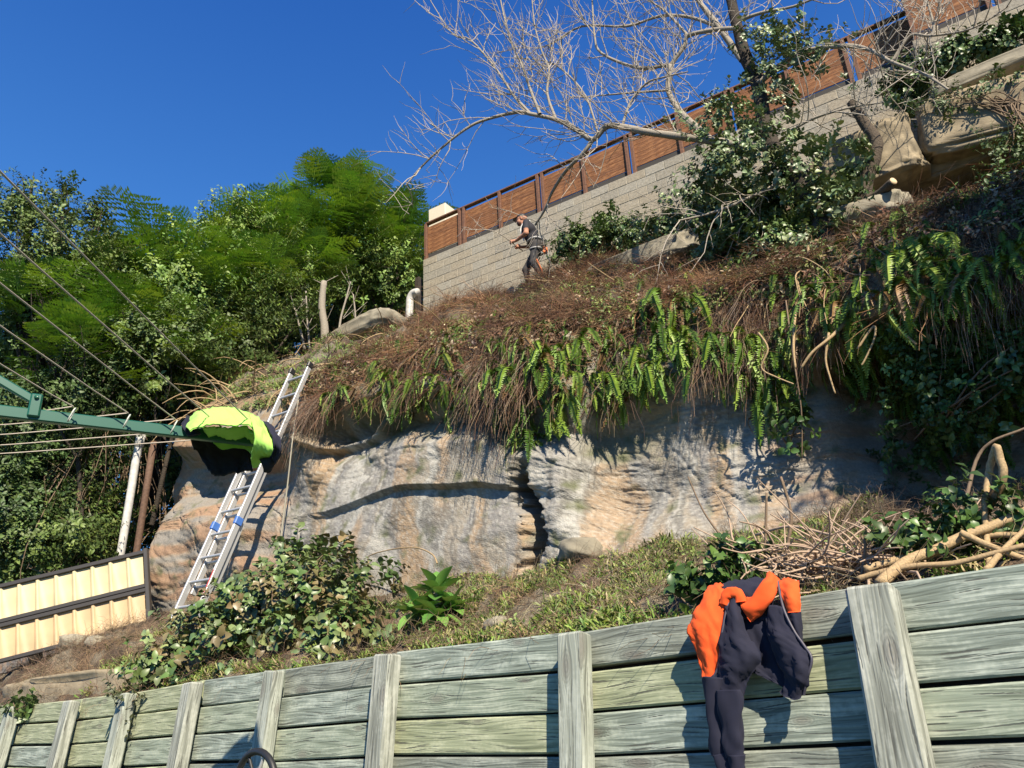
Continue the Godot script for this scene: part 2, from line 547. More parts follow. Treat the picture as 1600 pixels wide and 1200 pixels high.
func rock_colour(u: float, s: float, p: Vector3) -> Color:
	var y := p.y
	var wob := n1.get_noise_2d(u * 1.5, y * 1.2) * 0.16 + n2.get_noise_2d(u * 5.0, y * 3.0) * 0.05
	var c := Color(0.37, 0.325, 0.26)
	# broad panels of weathered grey over tan sandstone
	var a := n1.get_noise_2d((u + wob) * 0.8 + 5.0, y * 0.25)
	c = mixc(c, Color(0.36, 0.345, 0.315), 0.5 + a * 4.0)
	# run-off stains: streaks of lichen white, slate, rust and soot, each with its own edges
	a = n1.get_noise_2d((u + wob) * 2.3 + 240.0, y * 0.3)
	c = mixc(c, Color(0.50, 0.485, 0.44), smoothstep(0.12, 0.26, a) * 0.8)
	a = n1.get_noise_2d((u + wob) * 2.0 + 140.0, y * 0.25)
	c = mixc(c, Color(0.285, 0.28, 0.27), smoothstep(0.15, 0.3, a) * 0.75)
	a = n1.get_noise_2d((u + wob * 0.6) * 1.7 + 40.0, y * 0.22)
	c = mixc(c, Color(0.47, 0.315, 0.175), smoothstep(0.2, 0.36, a) * 0.7)
	a = n2.get_noise_2d((u + wob) * 4.5, y * 0.7 + 20.0)
	c = mixc(c, Color(0.17, 0.16, 0.14), smoothstep(0.16, 0.38, a) * 0.7)
	# lichen speckle
	a = n2.get_noise_2d(u * 24.0, y * 20.0)
	c = mixc(c, Color(0.56, 0.54, 0.48), smoothstep(0.2, 0.42, a) * 0.45)
	c = mixc(c, Color(0.22, 0.20, 0.17), smoothstep(0.25, 0.45, -a) * 0.4)
	# bedding bands of iron oxide at the left and right ends
	a = n1.get_noise_2d(u * 0.7 + 77.0, y * 5.0 + u * 0.4)
	var ends := clampf(smoothstep(-7.0, -7.9, u) + smoothstep(-2.0, -1.2, u) * 0.7, 0, 1)
	c = mixc(c, Color(0.40, 0.30, 0.205), ends * 0.7)
	c = mixc(c, Color(0.44, 0.255, 0.145), ends * smoothstep(0.05, 0.35, a) * 0.7)
	c = mixc(c, Color(0.30, 0.29, 0.265), ends * smoothstep(0.1, 0.4, -a) * 0.7)
	# olive algae on the upper slab, moss in spots
	a = n1.get_noise_2d(u * 1.4 + 9.0, y * 1.2 + 4.0)
	c = mixc(c, Color(0.25, 0.235, 0.165), (1.0 - ends) * smoothstep(5.0, 5.4, s) * (0.5 + a))
	a = n2.get_noise_2d(u * 2.5 + 9.0, y * 2.5 + 4.0)
	c = mixc(c, Color(0.15, 0.16, 0.08), (a - 0.36) * 2.0)
	if s > 7.0:
		c = mixc(c, Color(0.30, 0.21, 0.12), (s - 7.0) * 1.2 + n2.get_noise_2d(u * 6.0, y * 6.0))
	return c * 0.86

func soil_colour(u: float, s: float, p: Vector3) -> Color:
	var c := Color(0.165, 0.105, 0.062)
	var a := n1.get_noise_2d(u * 2.2, s * 9.0)
	c = mixc(c, Color(0.30, 0.20, 0.12), 0.3 + a * 2.0)
	a = n2.get_noise_2d(u * 5.0, s * 15.0 + 60.0)
	c = mixc(c, Color(0.07, 0.05, 0.033), a * 2.2)
	a = n1.get_noise_2d(u * 1.6 + 13.0, s * 6.0 + 9.0)
	c = mixc(c, Color(0.33, 0.28, 0.20), (a - 0.05) * 3.0)
	return c

func setting() -> void:
	var gm := PlaneMesh.new()
	gm.size = Vector2(3000, 3000)
	gm.material = M.lawn
	var g := put("ground", gm)
	tag(g, "", "", "", "structure")
	g = put("soil_bank", patch_mesh(-60.0, 7.0, 900, 0.0, 1.04, 46, M.soil, soil_colour))
	tag(g, "", "", "", "structure")
	g = put("rock_face", patch_mesh(-13.0, 6.0, 800, 1.0, 8.0, 190, M.rock, rock_colour))
	tag(g, "", "", "", "structure")
	g = put("hillside", patch_mesh(-60.0, 7.0, 900, 7.96, 9.0, 90, M.soil, soil_colour))
	tag(g, "", "", "", "structure")
	g = put("rock_slope", patch_mesh(-60.0, -13.0, 160, 1.0, 8.0, 24, M.rock, rock_colour))
	tag(g, "", "", "", "structure")
	var sb := begin()
	for i in 200:
		var ua := -30.0 + i * 0.185
		var pa := sheet(ua, 0.0)
		var pb := sheet(ua + 0.185, 0.0)
		quad(sb, pa, pb, Vector3(pb.x, -0.1, pb.z), Vector3(pa.x, -0.1, pa.z))
	var sbm := finish(sb, M.earth)
	g = put("soil_backfill", sbm)
	tag(g, "", "", "", "structure")
	# the hill goes on behind the block wall
	var st := begin()
	var lo: Array = []
	for i in 135:
		var u := -60.0 + i * 0.5
		lo.append([sheet(u, 9.0), hp(u, maxf(26.0, row(u, 7).x + 8.0), 10.4 + n1.get_noise_1d(u) * 0.5)])
	for i in 134:
		quad(st, lo[i][0], lo[i][1], lo[i + 1][1], lo[i + 1][0])
	g = put("hilltop", finish(st, M.lawn))
	tag(g, "", "", "", "structure")

# ---------------------------------------------------------------- timber retaining wall
const POST_U := [1.9, 0.55, -0.93, -2.41, -3.83, -5.01, -6.08, -7.14, -8.22, -9.6, -10.9]
const POST_H := [1.96, 1.93, 1.885, 1.825, 1.815, 1.775, 1.745, 1.705, 1.675, 1.665, 1.66]

func retaining_wall() -> void:
	var t := thing("timber_retaining_wall", "weathered green-grey timber sleeper wall with upright posts along the bottom", "retaining wall", rp(-4, 0, 0))
	var inv := t.transform.affine_inverse()
	for i in POST_U.size() - 1:
		var ua: float = POST_U[i]
		var ub: float = POST_U[i + 1]
		var ya: float = itp(-ua, POST_U.map(func(v): return -v), POST_H) - 0.025
		var yb: float = itp(-ub, POST_U.map(func(v): return -v), POST_H) - 0.025
		for k in 9:
			var off := k * 0.022 + rf(-0.008, 0.008)
			var hgt := 0.185 + rf(-0.006, 0.006)
			var a := rp(ub + 0.012, off - 0.04, yb - 0.10 - k * 0.2 + rf(-0.006, 0.006))
			var b := rp(ua - 0.012, off - 0.04, ya - 0.10 - k * 0.2 + rf(-0.006, 0.006))
			var pick: int = [0, 1, 3, 1, 0, 2, 0, 3][(i * 3 + k * 5 + int(rf(0, 3))) % 8]
			if i >= 6 and rf(0, 1) < 0.6:
				pick = 2
			if k == 0 and i < 6:
				pick = [3, 1][i % 2]
			var len := a.distance_to(b)
			var me := box_mesh(Vector3(len, hgt, 0.08), 0.009, M["sleeper%d" % pick], Vector2(0.5 + rf(-0.03, 0.03), rf(0.27, 0.7)), 0.62, 0.004)
			var x := between(a, b, RN)
			x.basis = x.basis * Basis(Vector3.RIGHT, rf(-0.02, 0.02) - 0.05)
			put("sleeper", me, t, inv * x)
	for i in POST_U.size():
		var u: float = POST_U[i]
		var h: float = POST_H[i] + 0.01
		var lean := rf(-0.012, 0.012)
		var base := rp(u + lean + 0.03, 0.26, 0.0)
		var top := rp(u + 0.03, 0.09, h - 0.058)
		var wid: float = [0.2, 0.2, 0.19, 0.15, 0.15, 0.14, 0.14, 0.14, 0.14, 0.14, 0.14][i]
		var me := box_mesh(Vector3(base.distance_to(top), wid, 0.11), 0.012, M["post%d" % (i % 2)], Vector2(0.5 + rf(-0.02, 0.02), rf(0.27, 0.7)), 0.5, 0.006)
		var x := between(base, top, RN)
		put("post", me, t, inv * x)

# ---------------------------------------------------------------- block wall and slat fence
func block_wall() -> void:
	var meshes: Array = []
	for i in 4:
		for j in 2:
			meshes.append(box_mesh(Vector3(0.39, 0.19, 0.19), 0.006, M["block%d" % i], Vector2.ZERO, 1.0, 0.002))
	var half: Array = []
	for i in 4:
		half.append(box_mesh(Vector3(0.19, 0.19, 0.19), 0.006, M["block%d" % i], Vector2.ZERO, 1.0, 0.002))
	var turn := Basis(U, Vector3.UP, N)
	var build := func(called: String, label: String, u0: float, cols: int, w: float, top: float, rows: int) -> void:
		var t := thing(called, label, "wall", hp(u0 + cols * 0.2, w, top - rows * 0.2))
		var inv := t.transform.affine_inverse()
		var st := begin()
		cbox(st, Transform3D(turn, hp(u0 + cols * 0.2, w + 0.1, top - rows * 0.1)), Vector3(cols * 0.4 - 0.01, rows * 0.2 - 0.004, 0.188), 0.002)
		var me := st.commit()
		me.surface_set_material(0, M.mortar)
		put("mortar_bed", me, t, inv)
		for r in rows:
			var u := u0
			var y := top - 0.1 - r * 0.2
			if r % 2 == 1:
				put("block", half[int(rf(0, 3.99))], t, inv * Transform3D(turn, hp(u + 0.1, w + 0.1 - 0.006, y)))
				u += 0.2
			while u < u0 + cols * 0.4 - 0.21:
				put("block", meshes[int(rf(0, 7.99))], t, inv * Transform3D(turn, hp(u + 0.2, w + 0.1 - 0.006 + rf(-0.002, 0.002), y)))
				u += 0.4
			if u < u0 + cols * 0.4 - 0.05:
				put("block", half[int(rf(0, 3.99))], t, inv * Transform3D(turn, hp(u + 0.1, w + 0.1 - 0.006, y)))
	build.call("concrete_block_wall", "long grey concrete block wall above the slope, behind the climbing man", -9.9, 27, 12.0, 10.95, 11)
	build.call("concrete_block_wall", "nearer stepped-out concrete block wall at the top right corner", 0.55, 12, 11.6, 10.95, 9)

func slat_fence() -> void:
	var turn := Basis(U, Vector3.UP, N)
	var build := func(label: String, u0: float, n: int, pitch: float, w: float, y0: float, hgt: float, first: int) -> void:
		var t := thing("timber_slat_fence", label, "fence", hp(u0, w, y0))
		var inv := t.transform.affine_inverse()
		var sm: Array = []
		for i in 6:
			sm.append(box_mesh(Vector3(pitch - 0.07, 0.098, 0.022), 0.004, M["slat%d" % (i % 2)], Vector2(0.5, rf(0.2, 0.8)), 0.9, 0.001))
		var km := box_mesh(Vector3(pitch - 0.06, 0.17, 0.03), 0.003, M.dark_grey)
		var pm := box_mesh(Vector3(0.07, hgt + 0.02, 0.09), 0.006, M.fence_post)
		var rm := box_mesh(Vector3(pitch, 0.04, 0.11), 0.006, M.fence_post)
		for i in n:
			var uc := u0 + (i + 0.5) * pitch
			put("dark_strip", km, t, inv * Transform3D(turn, hp(uc, w + 0.12, y0 + 0.085)))  # plain dark strip across the gap between slats and wall top
			var k := 0
			var y := y0 + 0.225
			while y < y0 + hgt - 0.05:
				put("slat", sm[int(rf(0, 5.99))], t, inv * Transform3D(turn * Basis(Vector3.RIGHT, 0.1), hp(uc, w + 0.10 + rf(-0.003, 0.003), y)))
				y += 0.104
			put("top_rail", rm, t, inv * Transform3D(turn, hp(uc, w + 0.09, y0 + hgt + 0.018)))
		for i in n + 1:
			var u := u0 + i * pitch
			if (i + first) % 2 == 1 or i == n:
				put("post", pm, t, inv * Transform3D(turn, hp(u, w + 0.075, y0 + hgt * 0.5 - 0.01)))
			else:
				for o in [-0.06, 0.06]:
					put("post", pm, t, inv * Transform3D(turn, hp(u + o, w + 0.075, y0 + hgt * 0.5 - 0.01)))
	build.call("long stained red-brown slat fence standing on the long block wall", -9.86, 10, 1.055, 12.0, 10.956, 0.98, 1)
	build.call("short red-brown slat fence on the nearer block wall, cut by the top edge", 0.62, 4, 1.1, 11.6, 10.956, 1.6, 1)
	# cream chimney-like pier behind the fence
	var st := begin()
	var pc := Vector3(-1.550, 12.800, -16.617)
	cbox(st, Transform3D(turn, pc - Vector3(0, 1.0, 0)), Vector3(0.55, 2.6, 0.55), 0.02)
	var me := st.commit()
	me.surface_set_material(0, M.render)
	tag(put("rendered_pier", me), "cream rendered pier rising behind the left end of the slat fence", "pier")


# ---------------------------------------------------------------- stones
func stone_mesh(size: Vector3, box: float, seed: int, m: Material, nu := 36, nv := 22, lump := 0.12) -> ArrayMesh:
	# a weathered stone: between a ball and a block, with flats and hollows
	var st := begin()
	var n := FastNoiseLite.new()
	n.seed = seed
	n.frequency = 1.0
	var pts: Array = []
	for j in nv + 1:
		var la := -PI / 2 + PI * j / nv
		var ring: Array = []
		for i in nu:
			var lo := TAU * i / nu
			var d := Vector3(cos(la) * cos(lo), sin(la), cos(la) * sin(lo))
			var e := Vector3(signf(d.x) * pow(absf(d.x), box), signf(d.y) * pow(absf(d.y), box), signf(d.z) * pow(absf(d.z), box))
			var k := 1.0 + n.get_noise_3dv(d * 1.3) * lump * 2.0 + n.get_noise_3dv(d * 4.0) * lump * 0.5 + n.get_noise_3dv(d * 11.0) * lump * 0.25 - absf(n.get_noise_3dv(d * 2.6 + Vector3(5, 5, 5))) * lump * 0.9
			ring.append(e * size * 0.5 * k)
		pts.append(ring)
	for j in nv:
		for i in nu:
			var i2 := (i + 1) % nu
			quad(st, pts[j][i], pts[j + 1][i], pts[j + 1][i2], pts[j][i2])
	return finish(st, m)

func stones() -> void:
	var turn := Basis(U, Vector3.UP, N)
	var list := [
		["sandstone_boulder", "tan sandstone boulder behind the cut brown trunk, its left underside in shadow", Vector3(4.843, 7.569, -8.415), Vector3(1.25, 0.85, 1.15), 0.27, 3, "boulder", 0.12],
		["sandstone_boulder", "large tan sandstone boulder at the right edge below the stepped block wall", Vector3(6.191, 7.699, -7.796), Vector3(1.7, 0.8, 1.25), 0.25, 8, "boulder", -0.1],
		["sandstone_boulder", "long flat pale stone slab jutting from the slope right of the climbing man", Vector3(2.283, 7.670, -10.750), Vector3(2.0, 0.38, 1.1), 0.3, 12, "boulder_grey", 0.06],
		["sandstone_boulder", "grey stone shelf below the two tan boulders, mostly in shadow", Vector3(4.136, 6.568, -8.034), Vector3(1.5, 0.34, 0.8), 0.5, 15, "boulder_grey", 0.0],
		["sandstone_boulder", "pale stone ledge on the slope left of the block wall end", Vector3(-2.731, 8.044, -13.340), Vector3(1.7, 0.4, 1.0), 0.55, 18, "boulder_grey", 0.12],
		["sandstone_boulder", "dark lower block of stone tucked beneath the largest boulder at the right", Vector3(5.777, 7.495, -8.178), Vector3(1.0, 0.5, 0.8), 0.25, 27, "boulder", 0.05],
		["sandstone_boulder", "pale square stone topping the large tan boulder at the right edge", Vector3(6.730, 8.866, -8.165), Vector3(1.7, 0.28, 0.8), 0.4, 19, "boulder_grey", 0.05]]
	for s in list:
		var o := put(s[0], stone_mesh(s[3], s[4], s[5], M[s[6]], 48, 30, 0.075), null, Transform3D(turn * Basis(Vector3.BACK, s[7]), s[2]))
		tag(o, s[1], "boulder", "boulders on the upper slope")
	var o2 := put("sandstone_ledge", stone_mesh(Vector3(3.4, 0.42, 0.9), 0.4, 31, M.boulder, 48, 18), null, Transform3D(Basis(RU, Vector3.UP, RN), rp(-9.2, -0.62, 1.72)))
	tag(o2, "orange-brown sandstone ledge just behind the left end of the timber wall", "stone ledge")
	var small := [
		["pale stone under the lower edge of the cream steel panel", Vector2(-10.080, 0.408), 0.34],
		["second pale stone lying right of the one under the steel panel", Vector2(-9.360, 0.388), 0.26],
		["grey stone on the bank beside the glossy shrub", Vector2(-1.880, 0.306), 0.2],
		["small stone behind the timber wall between its middle posts", Vector2(-3.160, 0.327), 0.2],
		["stone at the foot of the rock below the open cleft", Vector2(-3.240, 1.257), 0.4]]
	for i in small.size():
		var s: Array = small[i]
		var tp: Vector2 = s[1]
		var sz: float = s[2]
		var o := put("stone", stone_mesh(Vector3(sz, sz * 0.55, sz * 0.8), 0.7, 50 + i, M.boulder_grey, 18, 12, 0.16), null, Transform3D(Basis(Vector3.UP, rf(0, TAU)), sheet(tp.x, tp.y) + Vector3(0, sz * 0.12, 0)))
		tag(o, s[0], "stone", "loose stones on the bank")

# ---------------------------------------------------------------- made things
func ladder() -> void:
	var foot := Vector3(-3.564, 2.351, -8.421)
	var head := Vector3(-2.811, 5.643, -9.305)
	var t := thing("extension_ladder", "aluminium extension ladder leaning against the rock face", "ladder", foot)
	var inv := t.transform.affine_inverse()
	var ax := (head - foot).normalized()
	var nn := U.cross(ax).normalized()
	if nn.dot(N) < 0:
		nn = -nn
	var len := foot.distance_to(head)
	var rail := func(side: float, a: float, b: float, o: float, h: float) -> void:
		var p := foot + U * side + nn * o
		put("rail", box_mesh(Vector3((b - a) * len, 0.028, h), 0.004, M.aluminium), t, inv * between(p + ax * a * len, p + ax * b * len, nn))
	for sd in [-1.0, 1.0]:
		rail.call(sd * 0.205, 0.0, 0.60, 0.04, 0.075)
		rail.call(sd * 0.172, 0.1, 1.0, -0.035, 0.066)
	var rung := func(a: float, half: float, o: float) -> void:
		var st := begin()
		var c := foot + ax * a * len + nn * o
		tube(st, [c - U * half, c + U * half], 0.017, 0.017, 8)
		put("rung", finish(st, M.aluminium), t, inv)
	var k := 0.05
	while k < 0.58:
		rung.call(k, 0.2, 0.04)
		k += 0.29 / len
	k = 0.125
	while k < 0.99:
		rung.call(k, 0.17, -0.035)
		k += 0.29 / len
	for sd in [-1.0, 1.0]:
		var c: Vector3 = foot + ax * len + U * sd * 0.172 - nn * 0.035
		put("rubber_cap", box_mesh(Vector3(0.09, 0.05, 0.09), 0.012, M.plastic_black), t, inv * between(c - ax * 0.04, c + ax * 0.05, nn))
		c = foot + U * sd * 0.205 + nn * 0.04
		put("foot_pad", box_mesh(Vector3(0.06, 0.05, 0.11), 0.012, M.plastic_black), t, inv * between(c - ax * 0.04, c + ax * 0.02, nn))
		c = foot + ax * len * 0.585 + U * sd * 0.205 + nn * 0.04
		put("guide_bracket", box_mesh(Vector3(0.1, 0.045, 0.105), 0.008, M.sticker_blue), t, inv * between(c - ax * 0.05, c + ax * 0.05, nn))
		c = foot + ax * len * 0.33 + U * sd * 0.205 + nn * 0.04
		put("rung_lock", box_mesh(Vector3(0.1, 0.05, 0.1), 0.01, M.sticker_blue), t, inv * between(c - ax * 0.05, c + ax * 0.05, nn))
	var lab := foot + ax * len * 0.12 + U * 0.205 + nn * 0.0795
	put("warning_label", box_mesh(Vector3(0.42, 0.024, 0.002), 0.0005, M.sticker_white), t, inv * between(lab - ax * 0.21, lab + ax * 0.21, nn))
	put("warning_label", box_mesh(Vector3(0.26, 0.018, 0.002), 0.0005, M.sticker_red), t, inv * between(lab - ax * 0.13 + nn * 0.0022, lab + ax * 0.13 + nn * 0.0022, nn))
	lab = foot + ax * len * 0.32 + U * 0.205 + nn * 0.0795
	put("maker_label", box_mesh(Vector3(0.4, 0.024, 0.002), 0.0005, M.sticker_white), t, inv * between(lab - ax * 0.2, lab + ax * 0.2, nn))
	# rope hanging beside it
	var st2 := begin()
	tube(st2, smooth_line([Vector3(-2.784, 5.420, -9.347), Vector3(-2.676, 4.526, -8.805), Vector3(-2.703, 3.891, -8.798), Vector3(-2.733, 3.362, -8.793), Vector3(-2.748, 2.997, -8.779), Vector3(-2.768, 2.822, -8.792)], 5), 0.009, 0.009, 6)
	tag(put("climbing_rope", finish(st2, M.rope)), "thin pale rope hanging down the rock right of the ladder", "rope")

func clothesline() -> void:
	var ya := 2.92
	var tip := Vector3(-1.413, 2.920, -4.251)
	var a0 := Vector3(-2.556, 2.920, -3.555)
	var along := (tip - a0).normalized()
	var hub := a0 - along * 1.15
	hub.y = ya
	var t := thing("rotary_clothesline", "dark green rotary clothesline arm with cords reaching in from the left edge", "clothesline", Vector3(hub.x, 0, hub.z))
	var inv := t.transform.affine_inverse()
	var side := along.cross(Vector3.UP).normalized()
	put("arm", box_mesh(Vector3(hub.distance_to(tip), 0.062, 0.042), 0.006, M.green_paint), t, inv * between(hub, tip, side))
	var br := Vector3(-2.428, 2.920, -3.620)
	var bt := hub + Vector3(0, 0.75, 0)
	var brk := br + Vector3(0, 0.07, 0)
	put("brace", box_mesh(Vector3(bt.distance_to(brk), 0.042, 0.03), 0.006, M.green_paint), t, inv * between(bt, brk, side))
	var bk := put("bracket", box_mesh(Vector3(0.055, 0.125, 0.054), 0.008, M.green_paint), t, inv * Transform3D(Basis(along, Vector3.UP, -side), br + Vector3(0, 0.045, 0)))
	var st := begin()
	tube(st, [Vector3(0, 0.04, -0.036), Vector3(0, 0.04, 0.036)], 0.011, 0.011, 10, true)
	put("bolt", finish(st, M.green_paint), bk)
	st = begin()
	tube(st, [Vector3(hub.x, 0, hub.z), hub + Vector3(0, 0.95, 0)], 0.04, 0.035, 14, true)
	put("pole", finish(st, M.green_paint), t, inv)
	var ups := [Vector3(-2.264, 2.920, -3.097), Vector3(-2.037, 2.920, -2.741), Vector3(-1.831, 2.920, -2.416), Vector3(-1.637, 2.920, -2.113), Vector3(-1.442, 2.920, -1.807)]
	var downs := [Vector3(-2.652, 2.920, -3.706), Vector3(-2.743, 2.920, -3.849), Vector3(-2.840, 2.920, -4.002), Vector3(-2.952, 2.920, -4.177), Vector3(-3.049, 2.920, -4.330)]
	var on := [Vector3(-2.248, 2.920, -3.646), Vector3(-2.030, 2.920, -3.776), Vector3(-1.834, 2.920, -3.899), Vector3(-1.641, 2.920, -4.061), Vector3(-1.458, 2.920, -4.219)]
	var nend: Array = []
	var fend: Array = []
	for i in 5:
		var p: Vector3 = on[i] + Vector3(0, 0.045, 0)
		for pair in [[ups, nend, 1.3], [downs, fend, 1.25]]:
			var q: Vector3 = pair[0][i]
			var far: Vector3 = p + (q + Vector3(0, 0.045, 0) - p) * pair[2]
			pair[1].append(far)
			st = begin()
			var mid := (p + far) * 0.5 - Vector3(0, 0.006, 0)
			tube(st, [p, p.lerp(mid, 0.5) - Vector3(0, 0.003, 0), mid, mid.lerp(far, 0.5) - Vector3(0, 0.003, 0), far], 0.0036, 0.0036, 5)
			put("line", finish(st, M.line_cord), t, inv)
		if i < 3:
			st = begin()
			var c: Vector3 = on[i]
			var lp: Array = []
			for k in 13:
				var a := TAU * k / 12.0
				lp.append(c + side * cos(a) * 0.027 + Vector3(0, sin(a) * 0.037, 0) + along * (0.012 * sin(a)))
			tube(st, lp, 0.004, 0.004, 5)
			put("wire_tie", finish(st, M.tie), t, inv)
	for e in [nend, fend]:
		var o: Vector3 = e[4] + (e[4] - e[0]).normalized() * 0.2
		var h2: Vector3 = e[0] + (e[0] - e[4]).normalized() * 0.03
		o.y = ya
		h2.y = ya
		put("arm", box_mesh(Vector3(h2.distance_to(o), 0.07, 0.045), 0.006, M.green_paint), t, inv * between(h2, o, (o - h2).cross(Vector3.UP).normalized()))

func cloth(rows: Array, thick: float, m: Material, wrinkle := 0.006, sub := 6, seed := 1) -> ArrayMesh:
	var n := FastNoiseLite.new()
	n.seed = seed
	n.frequency = 9.0
	var lines: Array = []
	for r in rows:
		lines.append(smooth_line(r, sub))
	var nc: int = lines[0].size()
	var cols: Array = []
	for c in nc:
		var v: Array = []
		for r in lines:
			v.append(r[c])
		cols.append(smooth_line(v, sub))
	var nr: int = cols[0].size()
	var P: Array = []
	var Q: Array = []
	for c in nc:
		P.append([])
		Q.append([])
		for r in nr:
			var a: Vector3 = cols[mini(c + 1, nc - 1)][r] - cols[maxi(c - 1, 0)][r]
			var b: Vector3 = cols[c][mini(r + 1, nr - 1)] - cols[c][maxi(r - 1, 0)]
			var nn := a.cross(b).normalized()
			var p: Vector3 = cols[c][r]
			var st3 := Vector3(p.x * 1.7, p.y * 0.4, p.z * 1.7)
			p += nn * (n.get_noise_3dv(st3) * wrinkle * 1.6 - absf(n.get_noise_3dv(st3 * 1.4 + Vector3(3, 1, 2))) * wrinkle * 1.8 - absf(n.get_noise_3dv(p * 2.2 + Vector3(p.y, p.x, p.y) * 2.0)) * wrinkle * 0.8)
			P[c].append(p + nn * thick * 0.5)
			Q[c].append(p - nn * thick * 0.5)
	var st := begin()
	for c in nc - 1:
		for r in nr - 1:
			quad(st, P[c][r], P[c + 1][r], P[c + 1][r + 1], P[c][r + 1])
			quad(st, Q[c][r], Q[c][r + 1], Q[c + 1][r + 1], Q[c + 1][r])
	for c in nc - 1:
		for r in [0, nr - 1]:
			quad(st, P[c][r], Q[c][r], Q[c + 1][r], P[c + 1][r])
	for r in nr - 1:
		for c in [0, nc - 1]:
			quad(st, P[c][r], P[c][r + 1], Q[c][r + 1], Q[c][r])
	return finish(st, m)

func lime_jacket() -> void:
	var t := thing("work_jacket", "fluorescent lime and navy work jacket draped over the green clothesline arm", "jacket", Vector3(-1.628, 2.920, -4.074))
	var inv := t.transform.affine_inverse()
	put("back_panel", cloth([
		[Vector3(-1.838, 2.972, -4.064), Vector3(-1.811, 3.044, -4.076), Vector3(-1.762, 3.084, -4.097), Vector3(-1.684, 3.104, -4.130), Vector3(-1.609, 3.099, -4.159), Vector3(-1.532, 3.078, -4.189), Vector3(-1.458, 3.020, -4.215)],
		[Vector3(-1.769, 2.916, -3.919), Vector3(-1.739, 2.971, -3.933), Vector3(-1.692, 3.013, -3.953), Vector3(-1.619, 3.028, -3.983), Vector3(-1.550, 3.023, -4.011), Vector3(-1.479, 3.002, -4.038), Vector3(-1.414, 2.954, -4.061)],
		[Vector3(-1.721, 2.877, -3.831), Vector3(-1.681, 2.913, -3.849), Vector3(-1.640, 2.939, -3.867), Vector3(-1.578, 2.949, -3.892), Vector3(-1.511, 2.943, -3.919), Vector3(-1.449, 2.941, -3.942), Vector3(-1.393, 2.901, -3.962)],
		[Vector3(-1.702, 2.857, -3.807), Vector3(-1.656, 2.883, -3.827), Vector3(-1.617, 2.897, -3.844), Vector3(-1.564, 2.906, -3.866), Vector3(-1.497, 2.901, -3.892), Vector3(-1.443, 2.912, -3.912), Vector3(-1.393, 2.865, -3.930)]], 0.008, M.lime, 0.0082, 6, 4), t, inv)
	put("inner_fold", cloth([
		[Vector3(-1.670, 2.904, -3.875), Vector3(-1.615, 2.916, -3.899), Vector3(-1.539, 2.912, -3.929), Vector3(-1.460, 2.925, -3.959), Vector3(-1.413, 2.884, -3.976)],
		[Vector3(-1.697, 2.912, -3.995), Vector3(-1.643, 2.921, -4.017), Vector3(-1.573, 2.908, -4.045), Vector3(-1.499, 2.928, -4.073), Vector3(-1.454, 2.893, -4.089)],
		[Vector3(-1.732, 2.936, -4.153), Vector3(-1.684, 2.932, -4.173), Vector3(-1.615, 2.922, -4.200), Vector3(-1.551, 2.934, -4.224), Vector3(-1.509, 2.906, -4.240)],
		[Vector3(-1.724, 2.913, -4.178), Vector3(-1.683, 2.877, -4.195), Vector3(-1.613, 2.890, -4.223), Vector3(-1.553, 2.879, -4.245), Vector3(-1.513, 2.835, -4.259)]], 0.008, M.lime, 0.0136, 6, 9), t, inv)
	put("lower_panel", cloth([
		[Vector3(-1.841, 2.972, -4.106), Vector3(-1.784, 2.993, -4.131), Vector3(-1.704, 2.984, -4.165), Vector3(-1.623, 2.983, -4.197), Vector3(-1.541, 2.982, -4.228), Vector3(-1.492, 2.954, -4.245)],
		[Vector3(-1.873, 2.934, -4.223), Vector3(-1.821, 2.947, -4.246), Vector3(-1.743, 2.945, -4.279), Vector3(-1.657, 2.944, -4.313), Vector3(-1.582, 2.933, -4.341), Vector3(-1.533, 2.912, -4.358)],
		[Vector3(-1.857, 2.903, -4.274), Vector3(-1.811, 2.891, -4.294), Vector3(-1.745, 2.880, -4.321), Vector3(-1.665, 2.878, -4.352), Vector3(-1.597, 2.874, -4.378), Vector3(-1.555, 2.860, -4.393)],
		[Vector3(-1.803, 2.806, -4.297), Vector3(-1.770, 2.800, -4.311), Vector3(-1.725, 2.803, -4.329), Vector3(-1.660, 2.815, -4.354), Vector3(-1.607, 2.826, -4.374), Vector3(-1.564, 2.836, -4.390)],
		[Vector3(-1.766, 2.756, -4.291), Vector3(-1.740, 2.754, -4.301), Vector3(-1.701, 2.760, -4.317), Vector3(-1.643, 2.771, -4.339), Vector3(-1.598, 2.785, -4.356), Vector3(-1.559, 2.807, -4.370)]], 0.01, M.dark_lining, 0.02, 5, 14), t, inv)
	put("shoulder", cloth([
		[Vector3(-1.497, 3.035, -4.074), Vector3(-1.461, 3.023, -4.087), Vector3(-1.422, 2.987, -4.100), Vector3(-1.390, 2.951, -4.111)],
		[Vector3(-1.418, 2.914, -3.911), Vector3(-1.383, 2.902, -3.923), Vector3(-1.347, 2.868, -3.936), Vector3(-1.313, 2.833, -3.947)],
		[Vector3(-1.384, 2.830, -3.880), Vector3(-1.359, 2.817, -3.889), Vector3(-1.326, 2.794, -3.901), Vector3(-1.291, 2.771, -3.913)],
		[Vector3(-1.412, 2.776, -3.934), Vector3(-1.387, 2.778, -3.943), Vector3(-1.355, 2.772, -3.954), Vector3(-1.318, 2.767, -3.967)],
		[Vector3(-1.448, 2.756, -4.028), Vector3(-1.426, 2.760, -4.035), Vector3(-1.401, 2.762, -4.044), Vector3(-1.370, 2.778, -4.055)],
		[Vector3(-1.463, 2.743, -4.107), Vector3(-1.447, 2.747, -4.113), Vector3(-1.429, 2.763, -4.119), Vector3(-1.411, 2.782, -4.125)]], 0.008, M.lime, 0.0095, 6, 22), t, inv)
